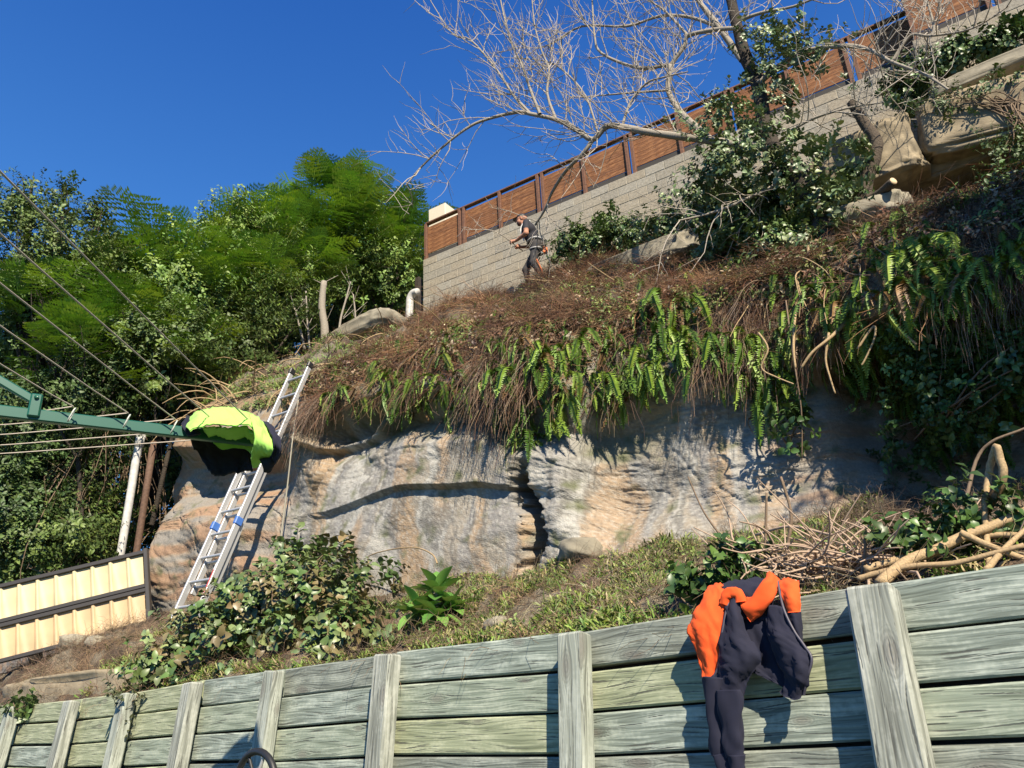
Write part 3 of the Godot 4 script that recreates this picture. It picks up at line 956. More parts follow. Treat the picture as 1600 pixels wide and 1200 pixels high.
	put("side_stripe", cloth([
		[Vector3(-1.409, 2.977, -4.063), Vector3(-1.386, 2.975, -4.070), Vector3(-1.362, 2.953, -4.079)],
		[Vector3(-1.322, 2.877, -3.923), Vector3(-1.300, 2.867, -3.931), Vector3(-1.276, 2.836, -3.939)],
		[Vector3(-1.287, 2.800, -3.893), Vector3(-1.268, 2.794, -3.899), Vector3(-1.247, 2.766, -3.906)],
		[Vector3(-1.299, 2.769, -3.952), Vector3(-1.283, 2.759, -3.957), Vector3(-1.269, 2.734, -3.962)],
		[Vector3(-1.322, 2.751, -4.008), Vector3(-1.308, 2.737, -4.012), Vector3(-1.298, 2.730, -4.015)]], 0.012, M.navy, 0.008, 6, 31), t, inv)
	put("cuff", cloth([
		[Vector3(-1.414, 2.771, -4.061), Vector3(-1.381, 2.802, -4.072), Vector3(-1.344, 2.826, -4.085)],
		[Vector3(-1.373, 2.712, -3.990), Vector3(-1.343, 2.728, -4.001), Vector3(-1.310, 2.758, -4.012)],
		[Vector3(-1.371, 2.692, -4.033), Vector3(-1.349, 2.689, -4.041), Vector3(-1.329, 2.726, -4.047)]], 0.014, M.dark_lining, 0.006, 6, 37), t, inv)
	put("sleeve_end", cloth([
		[Vector3(-1.833, 2.966, -4.000), Vector3(-1.818, 2.997, -4.007), Vector3(-1.808, 3.021, -4.011)],
		[Vector3(-1.810, 2.923, -3.966), Vector3(-1.794, 2.940, -3.974), Vector3(-1.784, 2.963, -3.978)],
		[Vector3(-1.778, 2.882, -3.959), Vector3(-1.748, 2.885, -3.972), Vector3(-1.720, 2.902, -3.985)]], 0.014, M.navy, 0.006, 6, 41), t, inv)

func orange_jacket() -> void:
	var t := thing("hooded_jacket", "orange and navy hooded jacket hung over the top of the timber wall", "jacket", rp(-1.55, 0, 1.4))
	var inv := t.transform.affine_inverse()
	put("orange_back", cloth([
		[Vector3(0.904, 1.930, -3.843), Vector3(0.942, 1.943, -3.812), Vector3(0.980, 1.934, -3.782)],
		[Vector3(0.858, 1.892, -3.726), Vector3(0.902, 1.896, -3.678), Vector3(0.946, 1.888, -3.656)],
		[Vector3(0.783, 1.789, -3.705), Vector3(0.837, 1.792, -3.637), Vector3(0.900, 1.786, -3.603)],
		[Vector3(0.759, 1.734, -3.708), Vector3(0.811, 1.716, -3.633), Vector3(0.882, 1.711, -3.610)],
		[Vector3(0.775, 1.652, -3.686), Vector3(0.815, 1.647, -3.630), Vector3(0.859, 1.637, -3.619)],
		[Vector3(0.791, 1.561, -3.682), Vector3(0.812, 1.554, -3.649), Vector3(0.841, 1.569, -3.643)],
		[Vector3(0.798, 1.518, -3.676), Vector3(0.808, 1.512, -3.660), Vector3(0.824, 1.533, -3.656)]], 0.01, M.orange, 0.010, 7, 3), t, inv)
	put("yoke", cloth([
		[Vector3(0.968, 1.944, -3.804), Vector3(1.033, 1.949, -3.753), Vector3(1.107, 1.946, -3.694), Vector3(1.177, 1.930, -3.638)],
		[Vector3(0.937, 1.901, -3.688), Vector3(0.995, 1.906, -3.630), Vector3(1.068, 1.898, -3.572), Vector3(1.134, 1.884, -3.532)],
		[Vector3(0.944, 1.836, -3.645), Vector3(0.986, 1.833, -3.585), Vector3(1.051, 1.825, -3.534), Vector3(1.102, 1.818, -3.519)],
		[Vector3(0.963, 1.776, -3.642), Vector3(0.999, 1.764, -3.588), Vector3(1.050, 1.758, -3.548), Vector3(1.091, 1.771, -3.528)]], 0.01, M.navy, 0.01, 6, 7), t, inv)
	put("lining", cloth([
		[Vector3(0.967, 1.806, -3.639), Vector3(1.033, 1.783, -3.574), Vector3(1.101, 1.789, -3.532)],
		[Vector3(0.959, 1.681, -3.626), Vector3(1.025, 1.674, -3.561), Vector3(1.098, 1.673, -3.515)],
		[Vector3(0.965, 1.572, -3.596), Vector3(1.029, 1.562, -3.532), Vector3(1.103, 1.563, -3.486)],
		[Vector3(1.013, 1.522, -3.539), Vector3(1.052, 1.494, -3.500), Vector3(1.104, 1.457, -3.466)]], 0.01, M.navy, 0.012, 6, 11), t, inv)
	put("front_panel", cloth([
		[Vector3(0.939, 1.862, -3.597), Vector3(0.948, 1.864, -3.574), Vector3(0.962, 1.850, -3.579)],
		[Vector3(0.908, 1.785, -3.589), Vector3(0.929, 1.776, -3.539), Vector3(0.960, 1.768, -3.555)],
		[Vector3(0.882, 1.701, -3.593), Vector3(0.919, 1.687, -3.522), Vector3(0.976, 1.675, -3.535)],
		[Vector3(0.865, 1.630, -3.598), Vector3(0.920, 1.613, -3.505), Vector3(1.003, 1.601, -3.496)],
		[Vector3(0.844, 1.563, -3.623), Vector3(0.895, 1.548, -3.533), Vector3(0.959, 1.540, -3.540)],
		[Vector3(0.812, 1.501, -3.648), Vector3(0.872, 1.485, -3.568), Vector3(0.931, 1.470, -3.561)],
		[Vector3(0.798, 1.444, -3.659), Vector3(0.864, 1.432, -3.591), Vector3(0.917, 1.414, -3.573)]], 0.01, M.navy, 0.012, 6, 13), t, inv)
	var slv := func(called: String, pts: Array, r0: float, r1: float, m: Material, seed: int) -> void:
		var line := smooth_line(pts, 7)
		var n := FastNoiseLite.new()
		n.seed = seed
		n.frequency = 12.0
		var st := begin()
		var prev: Array = []
		var b := frame(line[1] - line[0])
		for i in line.size():
			var z: Vector3 = (line[mini(i + 1, line.size() - 1)] - line[maxi(i - 1, 0)]).normalized()
			var x := (b.x - z * b.x.dot(z)).normalized()
			b = Basis(x, z.cross(x), z)
			var r := lerpf(r0, r1, float(i) / (line.size() - 1)) * (1.0 + 0.05 * sin(i * 0.5 + seed))
			var ring: Array = []
			for k in 16:
				var a := TAU * k / 16.0
				var d := b.x * cos(a) + b.y * sin(a)
				d -= RN * d.dot(RN) * 0.55
				ring.append(line[i] + d * r * (1.0 + 0.16 * sin(a * 3.0 + seed + 1.2 * sin(i * 0.35)) + 0.3 * n.get_noise_3dv(line[i] * 0.5 + d * 0.1)))
			if i > 0:
				for k in 16:
					quad(st, prev[k], ring[k], ring[(k + 1) % 16], prev[(k + 1) % 16])
			if i == 0 or i == line.size() - 1:
				for k in range(1, 15):
					tri(st, ring[0], ring[k], ring[k + 1])
			prev = ring
		put(called, finish(st, m), t, inv)
	slv.call("sleeve", [Vector3(0.813, 1.532, -3.608), Vector3(0.807, 1.462, -3.613), Vector3(0.804, 1.373, -3.616), Vector3(0.802, 1.285, -3.617), Vector3(0.806, 1.224, -3.614)], 0.046, 0.042, M.navy, 2)
	slv.call("sleeve", [Vector3(0.865, 1.478, -3.542), Vector3(0.863, 1.410, -3.543), Vector3(0.856, 1.323, -3.548), Vector3(0.852, 1.255, -3.552), Vector3(0.855, 1.221, -3.550)], 0.052, 0.044, M.navy, 5)
	slv.call("cuff", [Vector3(0.804, 1.230, -3.602), Vector3(0.811, 1.176, -3.597), Vector3(0.815, 1.117, -3.594)], 0.036, 0.034, M.navy, 6)
	slv.call("cuff", [Vector3(0.850, 1.227, -3.540), Vector3(0.850, 1.174, -3.540), Vector3(0.845, 1.120, -3.544)], 0.038, 0.034, M.navy, 8)
	slv.call("hood", [Vector3(1.119, 1.925, -3.544), Vector3(1.085, 1.890, -3.494), Vector3(1.051, 1.848, -3.501), Vector3(1.017, 1.815, -3.528), Vector3(0.991, 1.802, -3.556)], 0.034, 0.05, M.orange, 9)
	slv.call("hood_edge", [Vector3(0.906, 1.833, -3.598), Vector3(0.918, 1.867, -3.589), Vector3(0.941, 1.881, -3.570), Vector3(0.963, 1.867, -3.553), Vector3(0.966, 1.836, -3.550)], 0.022, 0.026, M.orange, 10)
	put("shoulder", cloth([
		[Vector3(1.178, 1.922, -3.625), Vector3(1.214, 1.931, -3.596), Vector3(1.246, 1.909, -3.571)],
		[Vector3(1.139, 1.878, -3.503), Vector3(1.164, 1.882, -3.457), Vector3(1.203, 1.871, -3.452)],
		[Vector3(1.130, 1.827, -3.458), Vector3(1.149, 1.823, -3.414), Vector3(1.188, 1.823, -3.425)],
		[Vector3(1.135, 1.774, -3.442), Vector3(1.147, 1.770, -3.406), Vector3(1.175, 1.773, -3.423)]], 0.01, M.orange, 0.008, 6, 17), t, inv)
	put("side_panel", cloth([
		[Vector3(1.135, 1.774, -3.442), Vector3(1.147, 1.770, -3.406), Vector3(1.175, 1.773, -3.423)],
		[Vector3(1.139, 1.725, -3.431), Vector3(1.147, 1.723, -3.399), Vector3(1.173, 1.716, -3.424)],
		[Vector3(1.151, 1.675, -3.421), Vector3(1.154, 1.668, -3.401), Vector3(1.168, 1.649, -3.428)]], 0.01, M.navy, 0.006, 6, 19), t, inv)
	put("right_front", cloth([
		[Vector3(1.082, 1.802, -3.509), Vector3(1.098, 1.807, -3.464), Vector3(1.122, 1.791, -3.444)],
		[Vector3(1.063, 1.721, -3.499), Vector3(1.085, 1.716, -3.448), Vector3(1.132, 1.709, -3.418)],
		[Vector3(1.063, 1.654, -3.482), Vector3(1.097, 1.641, -3.406), Vector3(1.154, 1.637, -3.385)],
		[Vector3(1.074, 1.563, -3.464), Vector3(1.110, 1.559, -3.370), Vector3(1.166, 1.582, -3.351)],
		[Vector3(1.089, 1.502, -3.452), Vector3(1.109, 1.495, -3.379), Vector3(1.145, 1.513, -3.375)],
		[Vector3(1.065, 1.453, -3.480), Vector3(1.096, 1.430, -3.414), Vector3(1.130, 1.448, -3.404)]], 0.01, M.navy, 0.014, 6, 23), t, inv)
	for z in [[Vector3(0.937, 1.861, -3.591), Vector3(0.901, 1.782, -3.585), Vector3(0.870, 1.683, -3.589), Vector3(0.844, 1.568, -3.610), Vector3(0.788, 1.489, -3.659)], [Vector3(1.138, 1.915, -3.516), Vector3(1.117, 1.793, -3.436), Vector3(1.133, 1.698, -3.401), Vector3(1.153, 1.636, -3.368), Vector3(1.166, 1.582, -3.342), Vector3(1.144, 1.513, -3.364), Vector3(1.127, 1.446, -3.398)]]:
		var st := begin()
		tube(st, smooth_line(z, 6), 0.006, 0.006, 6)
		put("zip", finish(st, M.zip), t, inv)

func steel_panel() -> void:
	# sheet-steel fence panel lying against the bank
	var br := Vector3(-4.770, 2.523, -10.134)
	var bl := Vector3(-6.486, 2.142, -9.979)
	var ax := (bl - br).normalized()
	var far := br + ax * 3.4
	var up := (Vector3.UP - ax * ax.dot(Vector3.UP)).normalized()
	var nn := ax.cross(up).normalized()
	if nn.dot(N) < 0:
		nn = -nn
	up = (up - nn * 0.12).normalized()
	var t := thing("steel_fence_panel", "cream ribbed steel fence panel with dark frame propped at the left", "fence panel", br)
	var inv := t.transform.affine_inverse()
	var hgt := 0.98
	var half := hgt * 0.5
	var sheet_of := func(called: String, y0: float, y1: float, m: Material, lab: String) -> void:
		var st := begin()
		var prof: Array = []
		var x := 0.03
		while x < 3.3:
			prof.append_array([Vector2(x, 0), Vector2(x + 0.15, 0), Vector2(x + 0.165, 0.03), Vector2(x + 0.195, 0.03), Vector2(x + 0.21, 0)])
			x += 0.225
		for i in prof.size() - 1:
			var a: Vector3 = br + ax * prof[i].x + nn * prof[i].y
			var b: Vector3 = br + ax * prof[i + 1].x + nn * prof[i + 1].y
			quad(st, a + up * y0, b + up * y0, b + up * y1, a + up * y1)
			quad(st, a + up * y0 - nn * 0.003, a + up * y1 - nn * 0.003, b + up * y1 - nn * 0.003, b + up * y0 - nn * 0.003)
		var o := put(called, finish(st, m, false), t, inv)
		o.set_meta("label", lab)
	sheet_of.call("ribbed_sheet", 0.04, half - 0.02, M.peach_steel, "peach-cream lower ribbed sheet")
	sheet_of.call("ribbed_sheet", half + 0.03, hgt - 0.03, M.cream_steel, "pale cream upper ribbed sheet")
	for y in [0.02, half - 0.028, half + 0.03, hgt]:
		put("rail", box_mesh(Vector3(3.4, 0.05, 0.075), 0.006, M.brown_steel), t, inv * between(br + up * y + nn * 0.012, far + up * y + nn * 0.012, nn))
	put("end_post", box_mesh(Vector3(hgt + 0.05, 0.05, 0.08), 0.006, M.brown_steel), t, inv * between(br - ax * 0.02 - up * 0.01 + nn * 0.012, br - ax * 0.02 + up * (hgt + 0.04) + nn * 0.012, nn))

func pipes() -> void:
	var st := begin()
	tube(st, smooth_line([Vector3(-5.753, 5.375, -11.172), Vector3(-5.784, 5.107, -11.191), Vector3(-5.791, 4.658, -11.196), Vector3(-5.806, 4.127, -11.205), Vector3(-5.828, 3.522, -11.219), Vector3(-5.848, 3.117, -11.232)], 3), 0.058, 0.058, 16, true)
	tube(st, [Vector3(-5.745, 5.477, -11.166), Vector3(-5.761, 5.275, -11.177)], 0.068, 0.068, 16, true)
	tag(put("drain_pipe", finish(st, M.pvc)), "scuffed white plastic drain pipe left of the rock face", "pipe")
	st = begin()
	tube(st, [Vector3(-5.574, 5.366, -11.236), Vector3(-5.589, 4.561, -11.245), Vector3(-5.612, 3.703, -11.260), Vector3(-5.617, 3.200, -11.263)], 0.05, 0.05, 14, true)
	tag(put("drain_pipe", finish(st, M.rust_pipe)), "rusty brown pipe beside the white plastic drain pipe", "pipe")
	st = begin()
	tube(st, smooth_line([Vector3(-2.231, 8.951, -15.155), Vector3(-2.203, 9.253, -15.137), Vector3(-2.189, 9.566, -15.128), Vector3(-2.175, 9.785, -15.119), Vector3(-2.097, 9.883, -15.069), Vector3(-1.988, 9.871, -15.000)], 4), 0.085, 0.085, 14, true)
	tag(put("drain_pipe", finish(st, M.pvc)), "short white pipe bending into the left end of the block wall", "pipe")
	st = begin()
	var a := Vector3(-2.073, 9.564, -15.765)
	cbox(st, Transform3D(Basis(U, Vector3.UP, N), a + Vector3(0, 0.35, 0)), Vector3(0.13, 1.5, 0.14), 0.01)
	var me := st.commit()
	me.surface_set_material(0, M.bark_dark)
	tag(put("timber_post", me), "dark timber post against the left end of the block wall", "post")
	# black tubular frame standing in the yard in front of the timber wall
	var t := thing("hose_reel", "black hose reel rim showing at the bottom edge before the timber wall", "hose reel", Vector3(Vector3(-0.977, 1.300, -3.013).x, 0, Vector3(-0.977, 1.300, -3.013).z))
	var inv := t.transform.affine_inverse()
	var c := Vector3(-1.684, 1.074, -5.237)
	st = begin()
	var ring: Array = []
	for k in 33:
		var an := TAU * k / 32.0
		ring.append(c + RU * cos(an) * 0.20 + Vector3(0, sin(an) * 0.17, 0))
	tube(st, ring, 0.022, 0.022, 10)
	put("rim", finish(st, M.plastic_black), t, inv)
	for k in 7:
		st = begin()
		var an2 := TAU * (k + 0.3) / 7.0
		tube(st, [c, c + RU * cos(an2) * 0.19 + Vector3(0, sin(an2) * 0.16, 0)], 0.012, 0.01, 8)
		put("spoke", finish(st, M.aluminium if k % 2 else M.plastic_black), t, inv)
	for sd in [-1, 1]:
		st = begin()
		tube(st, [c + RN * 0.05, Vector3(c.x, 0.02, c.z) + RU * sd * 0.28 + RN * 0.1], 0.02, 0.02, 8, true)
		put("stand_leg", finish(st, M.plastic_black), t, inv)

# ---------------------------------------------------------------- leaves and sprays
func leaf(st: SurfaceTool, p: Vector3, dir: Vector3, up: Vector3, len: float, wid: float, c: Color, droop := 0.15) -> void:
	# a folded, slightly drooping blade
	var d := dir.normalized()
	var s := d.cross(up).normalized()
	var n := s.cross(d)
	var mid := p + d * len * 0.45 + n * len * 0.04
	var tip := p + d * len - n * len * droop
	var l := mid + s * wid * 0.5 + n * wid * 0.16
	var r := mid - s * wid * 0.5 + n * wid * 0.16
	st.set_color(c)
	var rib := n * wid * 0.13
	var l0 := p.lerp(mid, 0.4) + s * wid * 0.36 + rib
	var r0 := p.lerp(mid, 0.4) - s * wid * 0.36 + rib
	var l2 := mid.lerp(tip, 0.55) + s * wid * 0.33 + rib * 0.6
	var r2 := mid.lerp(tip, 0.55) - s * wid * 0.33 + rib * 0.6
	var m2 := mid.lerp(tip, 0.55)
	tri(st, p, l0, mid)
	tri(st, l0, l, mid)
	tri(st, l, l2, mid)
	tri(st, l2, tip, m2)
	tri(st, l2, m2, mid)
	tri(st, p, mid, r0)
	tri(st, r0, mid, r)
	tri(st, r, mid, r2)
	tri(st, r2, m2, tip)
	tri(st, r2, mid, m2)

func spray(count: int, len: float, wid: float, reach: float, m: Material, seed: int) -> ArrayMesh:
	# a twig end carrying leaves
	var r := RandomNumberGenerator.new()
	r.seed = seed
	var st := begin()
	for i in count:
		var t := float(i) / count
		var a := i * 2.4 + r.randf_range(-0.4, 0.4)
		var at := Vector3(r.randf_range(-0.1, 0.1) * reach, t * reach, r.randf_range(-0.1, 0.1) * reach)
		var d := Vector3(cos(a), r.randf_range(-0.2, 0.7), sin(a))
		var k := r.randf_range(0.75, 1.2)
		var sh := r.randf_range(0.75, 1.25)
		leaf(st, at, d, Vector3.UP + Vector3(r.randf_range(-0.5, 0.5), 0, r.randf_range(-0.5, 0.5)), len * k, wid * k, Color(sh, sh, sh))
	st.set_color(Color(0.9, 0.7, 0.5))
	tube(st, [Vector3(0, -reach * 0.4, 0), Vector3(0, reach, 0)], 0.004, 0.002, 3)
	return finish(st, m, false)

func feather(len: float, m: Material, seed: int) -> ArrayMesh:
	# a doubly feathered leaf: a curved rib with opposite rows of fine leaflets
	var r := RandomNumberGenerator.new()
	r.seed = seed
	var st := begin()
	var n := 9
	for i in n:
		var t := (i + 1.0) / n
		var c := Vector3(0, len * t * (1.0 - 0.25 * t), len * t * 0.8)
		c.y -= len * 0.5 * t * t
		var pl := len * 0.36 * sin(PI * (0.18 + 0.75 * t))
		for sd in [-1.0, 1.0]:
			var dir := Vector3(sd, -0.12 + r.randf_range(-0.15, 0.15), 0.45).normalized()
			for k in 5:
				var q := c + dir * pl * (k + 0.3) / 5.0
				var sh := r.randf_range(0.8, 1.2)
				st.set_color(Color(sh, sh, sh))
				var w := len * 0.042
				var f := Vector3(0, 0, 1) * w
				tri(st, q, q + dir * pl * 0.22 + f * 1.1, q + dir * pl * 0.2 - f * 0.1)
				tri(st, q, q + dir * pl * 0.2 - f * 0.1, q + dir * pl * 0.1 - f * 1.3)
	st.set_color(Color(0.8, 0.9, 0.6))
	tube(st, [Vector3.ZERO, Vector3(0, len * 0.3, len * 0.4), Vector3(0, len * 0.25, len * 0.8)], 0.006, 0.002, 3)
	return finish(st, m, false)

func fern_frond(len: float, m: Material, seed: int) -> ArrayMesh:
	# sword fern: arching then hanging rib with close pairs of narrow leaflets
	var r := RandomNumberGenerator.new()
	r.seed = seed
	var st := begin()
	var n := 30
	var pts: Array = []
	for i in n + 1:
		var t := float(i) / n
		var ang := 0.9 - 2.3 * smoothstep(0.0, 0.7, t)
		var prev: Vector3 = pts[-1] if i else Vector3.ZERO
		pts.append(prev + Vector3(0, sin(ang), cos(ang)) * len / n)
	for i in range(2, n + 1):
		var t := float(i) / n
		var d: Vector3 = (pts[i] - pts[i - 1]).normalized()
		var up: Vector3 = Vector3.RIGHT.cross(d) * -1.0
		var w := len * 0.105 * pow(sin(PI * clampf(0.12 + 0.86 * t, 0, 1)), 0.7) * r.randf_range(0.8, 1.1)
		for sd in [-1.0, 1.0]:
			var dir: Vector3 = (Vector3.RIGHT * sd + d * 0.3 + up * r.randf_range(-0.3, 0.1)).normalized()
			var sh := r.randf_range(0.8, 1.2)
			st.set_color(Color(sh, sh, sh * 0.9))
			var h := d * len / n * 0.62
			tri(st, pts[i] - h, pts[i] + dir * w, pts[i] + h)
	st.set_color(Color(0.7, 0.6, 0.3))
	tube(st, pts, 0.004, 0.0015, 3)
	return finish(st, m, false)

func strand(len: float, seed: int, kinks: float, rad: float, down := true) -> ArrayMesh:
	var r := RandomNumberGenerator.new()
	r.seed = seed
	var st := begin()
	var p := Vector3.ZERO
	var pts: Array = [p]
	var d := Vector3(0, 0.0, 0.42) if down else Vector3(1, 0.2, 0)
	for i in 5:
		d = (d + Vector3(r.randf_range(-kinks, kinks), (-0.55 if down else r.randf_range(-kinks, kinks)), r.randf_range(-kinks, kinks))).normalized()
		p += d * len / 5.0
		pts.append(p)
	st.set_color(Color.WHITE)
	tube(st, pts, rad, rad * 0.5, 3)
	return finish(st, M.dead, false)

func tangle(size: float, count: int, rad: float, seed: int) -> ArrayMesh:
	# a wad of dry runners and root hair
	var r := RandomNumberGenerator.new()
	r.seed = seed
	var st := begin()
	for i in count:
		var p := Vector3(r.randf_range(-1, 1), r.randf_range(-0.25, 0.25), r.randf_range(-1, 1)) * size * 0.5
		var d := Vector3(r.randf_range(-1, 1), r.randf_range(-0.3, 0.5), r.randf_range(-1, 1)).normalized()
		var pts: Array = [p]
		for k in 4:
			d = (d + Vector3(r.randf_range(-0.5, 0.5), r.randf_range(-0.5, 0.4), r.randf_range(-0.3, 0.6))).normalized()
			p += d * size * r.randf_range(0.16, 0.34)
			pts.append(p)
		var sh := r.randf_range(0.55, 1.4)
		st.set_color(Color(sh, sh * r.randf_range(0.85, 1.05), sh * r.randf_range(0.8, 1.0)))
		tube(st, pts, rad, rad * 0.5, 3)
	return finish(st, M.dead, false)

func kinds() -> void:
	K.small = [spray(9, 0.085, 0.045, 0.26, M.leaf, 1), spray(11, 0.075, 0.04, 0.3, M.leaf, 2)]
	K.broad = [spray(7, 0.11, 0.075, 0.2, M.leaf_gloss, 3), spray(6, 0.12, 0.08, 0.18, M.leaf_gloss, 4)]
	K.feather = [feather(0.75, M.leaf, 5), feather(0.95, M.leaf, 6)]
	K.frond = []
	for i in 5:
		K.frond.append(fern_frond(0.34 + 0.1 * i, M.leaf, 20 + i))
	K.strand = []
	for i in 6:
		K.strand.append(strand(0.22 + 0.08 * i, 40 + i, 0.42, 0.0022))
	K.tangle = []
	for i in 5:
		K.tangle.append(tangle(0.42, 24, 0.0027, 60 + i))
	K.grass = []
	for i in 3:
		var st := begin()
		for k in 9:
			var a := rf(0, TAU)
			var h := rf(0.035, 0.10)
			var o := Vector3(rf(-0.05, 0.05), 0, rf(-0.05, 0.05))
			var d := Vector3(cos(a), 0, sin(a))
			var sh := rf(0.7, 1.3)
			st.set_color(Color(sh, sh, sh))
			var s := d.cross(Vector3.UP) * 0.005
			var tip := o + d * h * rf(0.3, 1.1) + Vector3(0, h * rf(0.25, 0.9), 0)
			var md := o.lerp(tip, 0.5) + Vector3(0, h * 0.2, 0)
			quad(st, o - s, md - s, md + s, o + s)
			tri(st, md - s, tip, md + s)
		K.grass.append(finish(st, M.leaf, false))

func jitter(c: Color, v: float) -> Color:
	var k := rf(1.0 - v, 1.0 + v)
	return Color(c.r * k * rf(1 - v * 0.4, 1 + v * 0.4), c.g * k, c.b * k * rf(1 - v * 0.4, 1 + v * 0.4))

func rand_dir() -> Vector3:
	var v := rv(1.0)
	while v.length() > 1.0 or v.length() < 0.05:
		v = rv(1.0)
	return v.normalized()

func foliage(called: String, parent: Node, inv: Transform3D, blobs: Array, kind: String, cols: Array, size := 1.0, holes := 0.12, up := 0.6) -> void:
	# leaf sprays through the crown's volume, thicker in clumps, with gaps
	var xs := [[], []]
	var cs := [[], []]
	for b in blobs:
		var c: Vector3 = b[0]
		var r: Vector3 = b[1]
		var made := 0
		var tries := 0
		while made < b[2] and tries < b[2] * 6:
			tries += 1
			var d := rand_dir()
			var q := pow(rf(0, 1), 0.42)
			var lump := 1.0 + n1.get_noise_3dv(d * 1.6 + c) * 0.7
			var p := c + U * d.x * r.x * q * lump + Vector3(0, d.y * r.y * q * lump, 0) + N * d.z * r.z * q * lump
			if n2.get_noise_3dv(p * 1.9) < -holes and n1.get_noise_3dv(p * 1.1) < 0.25:
				continue
			if kind == "feather" and n1.get_noise_3dv(p * 1.25 + Vector3(9, 9, 9)) < -0.02:
				continue
			made += 1
			var dir := (d + Vector3(0, up, 0) + rv(0.6)).normalized()
			var k := rf(0.7, 1.25) * size
			var bs := frame(dir)
			var bb := Basis(bs.x, bs.z, -bs.y) if kind != "feather" else Basis(Vector3.UP, atan2((U * d.x + N * d.z).x, (U * d.x + N * d.z).z) + rf(-0.8, 0.8)) * Basis(Vector3.RIGHT, rf(-0.6, 0.35) - d.y * 0.3)
			bb = bb * Basis(Vector3.UP, rf(0, TAU)) if kind != "feather" else bb
			var z := randi_pick(2)
			xs[z].append(inv * Transform3D(bb.scaled_local(Vector3.ONE * k), p))
			cs[z].append(jitter(cols[randi_pick(cols.size())], 0.28))
	for z in 2:
		if xs[z].size():
			scatter(called, K[kind][z], xs[z], cs[z], parent).set_meta("kind", "stuff")

func randi_pick(n: int) -> int:
	return rng.randi() % n

func tree(called: String, label: String, base: Vector3, blobs: Array, kind: String, cols: Array, group := "", size := 1.0, holes := 0.12, bark := "bark_dark", rad := 0.09) -> Node3D:
	var t := thing(called, label, "tree" if called.ends_with("tree") else "shrub", base, group)
	var inv := t.transform.affine_inverse()
	var mid := Vector3.ZERO
	for b in blobs:
		mid += b[0]
	mid /= blobs.size()
	var fork := base.lerp(mid, 0.45) + rv(0.15)
	var st := begin()
	tube(st, smooth_line([base - Vector3(0, 0.2, 0), base.lerp(fork, 0.5) + rv(0.12), fork], 4), rad, rad * 0.75, 9, false, 0.1)
	put("trunk", finish(st, M[bark]), t, inv)
	st = begin()
	for b in blobs:
		var e: Vector3 = b[0]
		tube(st, smooth_line([fork, fork.lerp(e, 0.5) + rv(0.25), e + Vector3(0, b[1].y * 0.5, 0)], 4), rad * 0.6, 0.015, 6, false, 0.1)
		for i in 9:
			var s := fork.lerp(e, rf(0.4, 1.0))
			var q: Vector3 = e + U * rf(-0.9, 0.9) * b[1].x + Vector3(0, rf(-0.8, 0.9) * b[1].y, 0) + N * rf(-0.9, 0.9) * b[1].z
			tube(st, smooth_line([s, s.lerp(q, 0.5) + rv(0.15), q], 3), 0.018, 0.006, 4)
	put("limbs", finish(st, M[bark]), t, inv)
	foliage("crown", t, inv, blobs, kind, cols, size, holes)
	return t

